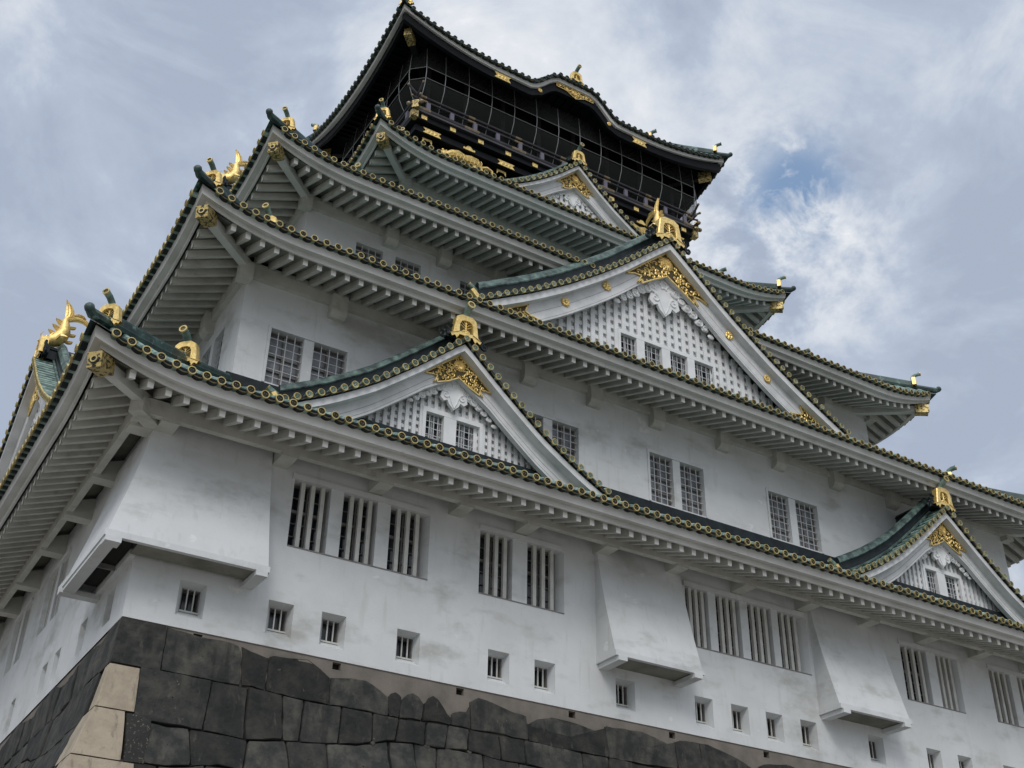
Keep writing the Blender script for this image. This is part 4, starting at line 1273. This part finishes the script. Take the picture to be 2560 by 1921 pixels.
# gilded tiger reliefs on the black wall
def tiger(xc, zc, s, flip):
    g = MB(Matrix.Translation((xc, 9.50, zc)) @ Matrix.Scale(s, 4))
    f = -1 if flip else 1
    body = [(-.95, -.10), (-.72, .06), (-.40, .16), (-.10, .10), (.20, .14), (.50, .12), (.78, -.02)]
    g.tube([(f * x, 0, z) for x, z in body], [.14, .20, .22, .19, .22, .22, .10], 8, up=(0, 1, 0), flat=1)
    g.ball((f * -1.02, 0, -.04), .20, (1, .6, .9)); g.ball((f * -1.2, -.04, -.10), .09)
    for x in (-1.1, -.93): g.ball((f * x, 0, .14), .06)
    g.tube([(f * .75, 0, 0), (f * 1.05, 0, .14), (f * 1.30, 0, .05), (f * 1.34, 0, -.25), (f * 1.15, 0, -.38)], [.07, .065, .06, .06, .03], 6, up=(0, 1, 0))
    for x, x2 in ((-.75, -.95), (-.5, -.35), (.45, .3), (.7, .85)):
        g.tube([(f * x, 0, 0), (f * (x + x2) / 2, 0, -.25), (f * x2, 0, -.46), (f * (x2 - .12), 0, -.48)], [.13, .09, .07, .04], 6, up=(0, 1, 0))
    for k in range(9):
        x = -.7 + k * .17
        g.tube([(f * x, -.16, .2), (f * (x + .05), -.2, .05), (f * (x + .01), -.16, -.1)], .018, 4)
    C(g.build('tiger_relief', P_GOLD, None, True))
tiger(12.45, 25.62, .98, False)
tiger(21.2, 25.72, 1.0, True)
m_ = MB(); m_.box(10.0, 24.1, 9.55, 9.75, 25.0, 25.46); C(m_.build('wall_panel', P_LACQ2))
# black boards and gilt fittings under the top eave
bb = MB()
xs = [8.5 + i * .25 for i in range(70)]
def z5(x):
    c = min(x - 8.25, 25.55 - x)
    return 30.14 + 1.02 * max(0, 1 - c / 5) ** 2 - .014 * (x - 8.25) + bump5(x)
top = [(x, z5(x) - .25) for x in xs if x <= 25.3]
bb.strip(top, [(x, z - .42 - .12 * (bump5(x) > .3)) for x, z in top], 8.02, 8.2)
C(bb.build('eave_board', P_LACQ, label='black board under the top eave'))
for x, w_, h in ((13.25, .40, .15), (20.45, .40, .15)):
    plate(FR, x, z5(x) - .46, w_, h, 8.0, 1)
for x in (15.15, 18.8): flower_boss(FR, x, z5(x) - .48, .11, 8.0, castle.children[0])
P = [(16.0, z5(16.0) - .30), (16.9, z5(16.9) - .28), (17.9, z5(17.9) - .30), (17.95, z5(17.95) - .50), (17.5, z5(17.5) - .55), (17.0, z5(17) - .80), (16.5, z5(16.5) - .55), (16.0, z5(16.0) - .50)]
sp_ = scroll_plate(FR, P, 7.99, .8, None, 12, (16.95, z5(16.95) - .50, .15)); C(sp_)
g, d_, p_, r_ = MB(), MB(), MB(), MB()
onigawara(g, d_, p_, r_, Matrix.Translation((16.98, 7.85, z5(16.95) + .14)), .62)
C(g.build('ridge_end_ornament', P_GOLD, None, True, label='gilt ornament on the curved top eave')); C(p_.build('ridge_end_tube', P_MINT)); C(r_.build('gilt_ring', P_RING)); C(d_.build('tile_crest', P_EMB))
# inner ceiling and black posts
mb = MB()
for i in range(8):
    x = 10.6 + i * 1.85
    mb.box(x - .1, x + .1, 9.66, 9.749, 26.96, 30.3)
mb.box(10.4, 23.7, 9.68, 9.749, 28.9, 29.1) if 0 else None
C(mb.build('wall_post', P_LACQ2))
# safety cage round the balcony
cage = C(empty('safety_cage'))
cx0, cx1, cy = 9.62, 24.66, 8.92
prof = [(0, 30.35), (-.07, 29.6), (-.10, 28.9), (-.03, 28.3), (.14, 27.9), (.32, 27.6), (.52, 27.02)]
pp = MB()
ch = .45
plan = [(cx0, 16.0)] + [(cx0, 14.8 - i * 1.13) for i in range(5)] + [(cx0, cy + ch), (cx0 + ch, cy)] + [(10.98 - .0 + i * 1.135, cy) for i in range(12)] + [(cx1 - ch, cy), (cx1, cy + ch)] + [(cx1, cy + ch + .8 + i * 1.13) for i in range(5)]
def outn(p):
    x, y = p
    if x <= cx0 + .01: return Vector((-1, -.35 if y < cy + ch + .1 else 0, 0)).normalized()
    if x >= cx1 - .01: return Vector((1, -.35 if y < cy + ch + .1 else 0, 0)).normalized()
    return Vector((0, -1, 0))
for p in plan:
    n_ = outn(p)
    pp.tube([Vector((p[0], p[1], z)) - n_ * o for o, z in prof], .017, 6)
for z, o in ((29.22, -.085), (28.58, -.09), (27.6, .33)):
    pp.tube([Vector((p[0], p[1], z)) - outn(p) * o for p in plan], .014 if z > 28 else .010, 5)
pp.build('cage_pipes', P_STEEL, cage, True)
nt_ = MB()
for zr in ((30.35, 29.6, 29.24), (28.56, 28.3, 27.9, 27.6, 27.02)):
    rows = []
    for z in zr:
        o = lerp([(a[1], a[0]) for a in prof[::-1]], z)
        rows.append([Vector((p[0], p[1], z)) - outn(p) * o for p in plan])
    nt_.grid(rows)
nt_.build('net', P_NET, cage, True)
dg = MB()
yy = [cy + ch, cy + ch + .8, cy + ch + 1.93]
for k in range(4):
    za, zb = 29.2 - k * .5, 28.7 - k * .5
    dg.tube([(cx1 + .07, yy[0], za), (cx1 + .07, yy[1], zb)], .007, 4); dg.tube([(cx1 + .07, yy[0], zb), (cx1 + .07, yy[1], za)], .007, 4)
dg.build('cage_braces', P_STEEL, cage)
# ---------------------------------------------------------------- stone base
def batter(z):
    d = -z
    return lerp([(0, 0), (1, .055), (1.9, .20), (2.4, .38), (3.3, .66), (5, 1.3), (8, 2.9), (12, 5.6)], d)
base = empty('stone_wall', None, 'dark grey battered stone block wall under the white castle', 'wall', loc=(17, 0, -10.8))
BINV = Matrix.Translation((-17, 0, 10.8))
def BC(o): o.parent = base; o.matrix_parent_inverse = BINV; return o
STOP = [(0, -.02), (.95, -.03), (1.5, -.07), (2.4, -.08), (2.65, -.13), (3.2, -.25), (3.35, -.17), (3.94, -.12), (4.15, -.10), (4.45, -.25), (4.68, -.42), (5.2, -.33), (5.55, -.32), (5.9, -.48), (6.10, -.62), (6.14, -.58), (6.2, -.49), (6.3, -.44), (6.4, -.48), (6.48, -.60), (6.52, -.52), (6.62, -.43), (6.75, -.38), (6.9, -.44), (7.0, -.60), (7.07, -.56), (7.15, -.42), (7.25, -.36), (7.38, -.42), (7.5, -.55), (7.62, -.72), (7.72, -.85), (7.79, -.66), (7.95, -.60), (8.15, -.58), (8.25, -.30), (8.45, -.18), (8.9, -.24), (9.4, -.36), (9.75, -.5), (9.8, -.75), (10.1, -.5), (10.5, -.36), (11.2, -.40), (11.9, -.55), (12.1, -.3), (13.2, -.25), (14.0, -.5), (14.4, -.28), (15.3, -.22), (16.3, -.5), (16.8, -.75), (17.2, -.5), (18, -.35), (19, -.5), (20, -.3), (21, -.5), (22, -.3), (24, -.5), (27, -.3), (34, -.4)]
def stone(mb, face, poly, rnd, bulge=.05):
    """poly: outline (u,z); built as a rounded block face"""
    n = len(poly)
    pts = []
    for i in range(n):
        a, b = poly[i], poly[(i + 1) % n]
        L_ = math.hypot(b[0] - a[0], b[1] - a[1])
        m = max(1, int(L_ / .18))
        for k in range(m):
            q = k / m
            pts.append((a[0] + (b[0] - a[0]) * q + (rnd.uniform(-.014, .014) if k else 0), a[1] + (b[1] - a[1]) * q + (rnd.uniform(-.014, .014) if k else 0)))
    cx = sum(p[0] for p in pts) / len(pts); cz = sum(p[1] for p in pts) / len(pts)
    tilt = (rnd.uniform(-.03, .03), rnd.uniform(-.03, .03)); dep = rnd.uniform(-.02, .03)
    rings = []
    for ins, out in ((.0, -.12), (.002, -.024), (.010, -.004), (.022, .002), (-.78, .006), (-.52, .010), (-.26, .010), (-.02, .010)):
        row = []
        for (u, z) in pts:
            r_ = math.hypot(u - cx, z - cz)
            f = max(.15, 1 - ins / max(r_, .05)) if ins >= 0 else -ins
            uu, zz = cx + (u - cx) * f, cz + (z - cz) * f
            o = out + dep + tilt[0] * (uu - cx) + tilt[1] * (zz - cz)
            if ins > .01 or ins < 0: o += .012 * noise.noise(Vector((uu * 6, zz * 6, dep * 50))) + .03 * noise.noise(Vector((uu * 2.3, zz * 2.3, dep * 90)))
            row.append(face(uu, zz, o))
        rings.append(row)
    mb.grid(rings, True)
fF = lambda u, z, o: (u, -batter(z) - o, z)
fL = lambda u, z, o: (-batter(z) - o, u, z)
rnd = random.Random(11)
blocks_f, chips = MB(), MB()
def course(face, mbx, u0f, u1, za, zb, first=False, joints=None, seedk=0):
    """one course from u0 to u1 between depths za (top fn) and zb (bottom fn)"""
    u = u0f
    j = 0
    lean_prev = 0
    while u < u1:
        w_ = rnd.uniform(.5, 1.3) * (1.25 if rnd.random() < .3 else 1)
        if joints and j < len(joints): w_ = joints[j] - u
        j += 1
        un = min(u + w_, u1)
        if u1 - un < .3: un = u1
        lean = rnd.uniform(-.10, .10) if un < u1 else 0
        g = .011 if not first else .004
        tl = [(u + lean_prev * 0 + g, za(u) - g), (un - g, za(un) - g)]
        if first:
            tp = [(x, z) for x, z in STOP if u + .03 < x < un - .03]
            top = [(u + g, min(-.015, za(u + .02)))] + tp + [(un - g, min(-.015, za(un - .02)))]
        else:
            top = [(u + g + .02, za(u) - g), (u + (un - u) * .5, za((u + un) / 2) - g + rnd.uniform(-.02, .01)), (un - g - .02, za(un) - g)]
        bot = [(un - g - .02 + lean, zb(un) + g), (u + (un - u) * .5, zb((u + un) / 2) + g + rnd.uniform(-.01, .03)), (u + g + .02 + lean_prev, zb(u) + g)]
        sides_r = [(un - g + lean * .1, (za(un) * .88 + zb(un) * .12)), (un - g + lean, (za(un) * .12 + zb(un) * .88))] if not first else [(un - g + lean, (za(un) * .15 + zb(un) * .85))]
        sides_l = [(u + g + lean_prev, (za(u) * .12 + zb(u) * .88)), (u + g + lean_prev * .1, (za(u) * .88 + zb(u) * .12))] if not first else [(u + g + lean_prev, (za(u) * .15 + zb(u) * .85))]
        stone(mbx, face, top + sides_r + bot + sides_l, rnd, rnd.uniform(.03, .07))
        if rnd.random() < .5 and not first:
            s_ = rnd.uniform(.05, .10)
            uu, zz = un, zb(un)
            stone(chips, face, [(uu - s_, zz), (uu, zz + s_ * .8), (uu + s_ * .9, zz + .01), (uu, zz - s_)], rnd, .03)
        lean_prev = lean
        u = un
STOP = [(x, z * (.8 if x > 9.6 else 1)) for x, z in STOP]
stopf = lambda x: lerp(STOP, x)
w1 = lambda x: -1.0 + .02 * math.sin(x * 1.3) + .015 * math.sin(x * 3.1)
zrows = [w1]
hts = [-1.0, -1.95, -2.85, -3.6, -4.3, -4.9, -5.8, -6.7, -7.7, -8.7, -9.7, -10.9]
def mk(h, k): return lambda x: h + (.10 * math.sin(x * .9 + k * 2.1) + .05 * math.sin(x * 2.7 + k)) * (1 if k else .3)
zf = [mk(h, k) for k, h in enumerate(hts)]
zf[1] = lambda x: lerp([(0, -2.10), (3, -2.12), (4.4, -1.93), (5.3, -1.86), (6.0, -1.62), (8, -1.52), (10, -1.60), (14, -1.75), (20, -1.9)], x) + .02 * math.sin(x * 4)
def corner_u(z): return -batter(z)
course(fF, blocks_f, .95, 34, stopf, zf[0], True, [2.6, 3.25, 4.70, 6.12, 6.46, 7.03, 7.75, 8.22, 9.77, 12.05, 14.2, 15.0, 16.6, 17.0])
for k in range(len(hts) - 1):
    u0 = .55 + (.35 if k % 2 else 0) + corner_u(hts[k]) * .6
    J = {0: [2.05, 2.85, 3.62, 4.12, 5.0, 5.75, 6.4, 7.1, 7.65, 8.2, 9.0, 9.7]}.get(k)
    course(fF, blocks_f, u0, 34 - corner_u(hts[k]), zf[k], zf[k + 1], False, J)
stl = lambda y: -.03 - .10 * (1 + math.sin(y * 1.9)) * (y > 1) + .02 * math.sin(y * 5)
rnd = random.Random(5)
course(fL, blocks_f, .9, 25, stl, zf[0], False)
for k in range(len(hts) - 1):
    course(fL, blocks_f, .75 - (.3 if k % 2 else 0) + corner_u(hts[k]) * .6, 25, zf[k], zf[k + 1])
# corner stones
def corner_stone(mbx, za, zb, wf, wl, o=.02):
    """block that turns the corner; wf along the front, wl along the left face"""
    g = .014
    zs_ = [za - g - (za - zb - 2 * g) * k / 5 for k in range(6)]
    rows = []
    for j, z in enumerate(zs_):
        e = .006 if j in (0, 5) else 0
        b_ = batter(z) + o - e
        r = .012
        row = [(-b_ + .12, wl, z), (-b_, wl - g - e, z)]
        for q in (.75, .5, .25): row.append((-b_ + rnd.uniform(-.008, .008), -b_ + (wl + b_) * q, z))
        row += [(-b_, -b_ + r * 1.4, z), (-b_ + r * .3, -b_ + r * .3, z), (-b_ + r * 1.4, -b_, z)]
        for q in (.25, .5, .75): row.append((-b_ + (wf + b_) * q, -b_ + rnd.uniform(-.008, .008), z))
        row += [(wf - g - e, -b_, z), (wf - g, -b_ + .12, z)]
        rows.append(row)
    top = [(x + (.08 if x < 0 else 0), y + (.08 if y < 0 else 0), z + .0) for x, y, z in rows[0]]
    mbx.grid(rows)
    mbx.add(rows[0], [tuple(range(len(rows[0])))]); mbx.add(rows[-1], [tuple(range(len(rows[-1])))])
dk = MB()
corner_stone(dk, -.02, -1.0, .95, .9)
for k in range(2, len(hts) - 1):
    corner_stone(dk, hts[k], hts[k + 1], .55 + (.35 if k % 2 else 0) + corner_u(hts[k]) * .6, .75 - (.3 if k % 2 else 0) + corner_u(hts[k]) * .6) if k > 3 else None
BC(dk.build('dark_corner_stone', P_STONE))
for k, (za, zb, wf, wl) in enumerate(((-1.02, -1.97, .54, .25), (-1.97, -3.02, .36, .60), (-3.02, -4.1, .62, .2), (-4.1, -4.9, .3, .6))):
    c_ = MB(); corner_stone(c_, za, zb, wf, wl, .03)
    BC(c_.build('pale_corner_stone', P_PALE, label='pale tan corner stone'))
# dark filler stones beside the pale ones
f_ = MB()
stone(f_, fF, [(.38, -2.0), (.62, -1.99), (.88, -2.02), (.86, -2.5), (.80, -3.0), (.40, -3.02)], rnd, .03)
BC(f_.build('lichen_spotted_stone', mat('lichen_stone', (.022, .022, .020), .9, var=(.17, .155, .12), scale=15, bump=.5, bscale=20, lo=.58, hi=.68)[0]))
BC(blocks_f.build('stone_blocks', P_STONE, smooth=True, kind='stuff'))
BC(chips.build('filler_stones', mat('chip_stone', (.075, .07, .06), .9, var=(.035, .034, .03), scale=2, island=.5)[0], kind='stuff'))
# dark joints behind the stones
jt = MB()
zz = [-.9, -1.5, -2.2, -3, -4, -5, -6.5, -8, -9.5, -10.9]
jt.grid([[(-batter(z) + .10, 25, z), (-batter(z) + .10, -batter(z) + .10, z), (34, -batter(z) + .10, z)] for z in zz])
BC(jt.build('joint_earth', P_JOINT))
cb = MB(TF)
dr_x = [1.5, 4.70, 7.84, 10.98, 14.05, 17.2, 20.4, 23.6]
wall_sheet(cb, 0, 34, -1.0, -.002, [H(x, x + .20, -.20, -.04, d=.25) for x in dr_x])
cb.T = TL; wall_sheet(cb, 0, 25, -1.0, -.002, [])
o = BC(cb.build('concrete_band', P_CONC)); o.location = (.03, .03, 0)
dh = MB(TF)
for x in dr_x: dh.box(x - .02, x + .22, .16, .2, -.22, -.02)
BC(dh.build('drain_hole', P_JOINT))
# ---------------------------------------------------------------- ground
mb = MB()
mb.add([(-1500, -1500, -10.8), (1500, -1500, -10.8), (1500, 1500, -10.8), (-1500, 1500, -10.8)], [(0, 1, 2, 3)])
mb.build('ground', P_GROUND, kind='structure')
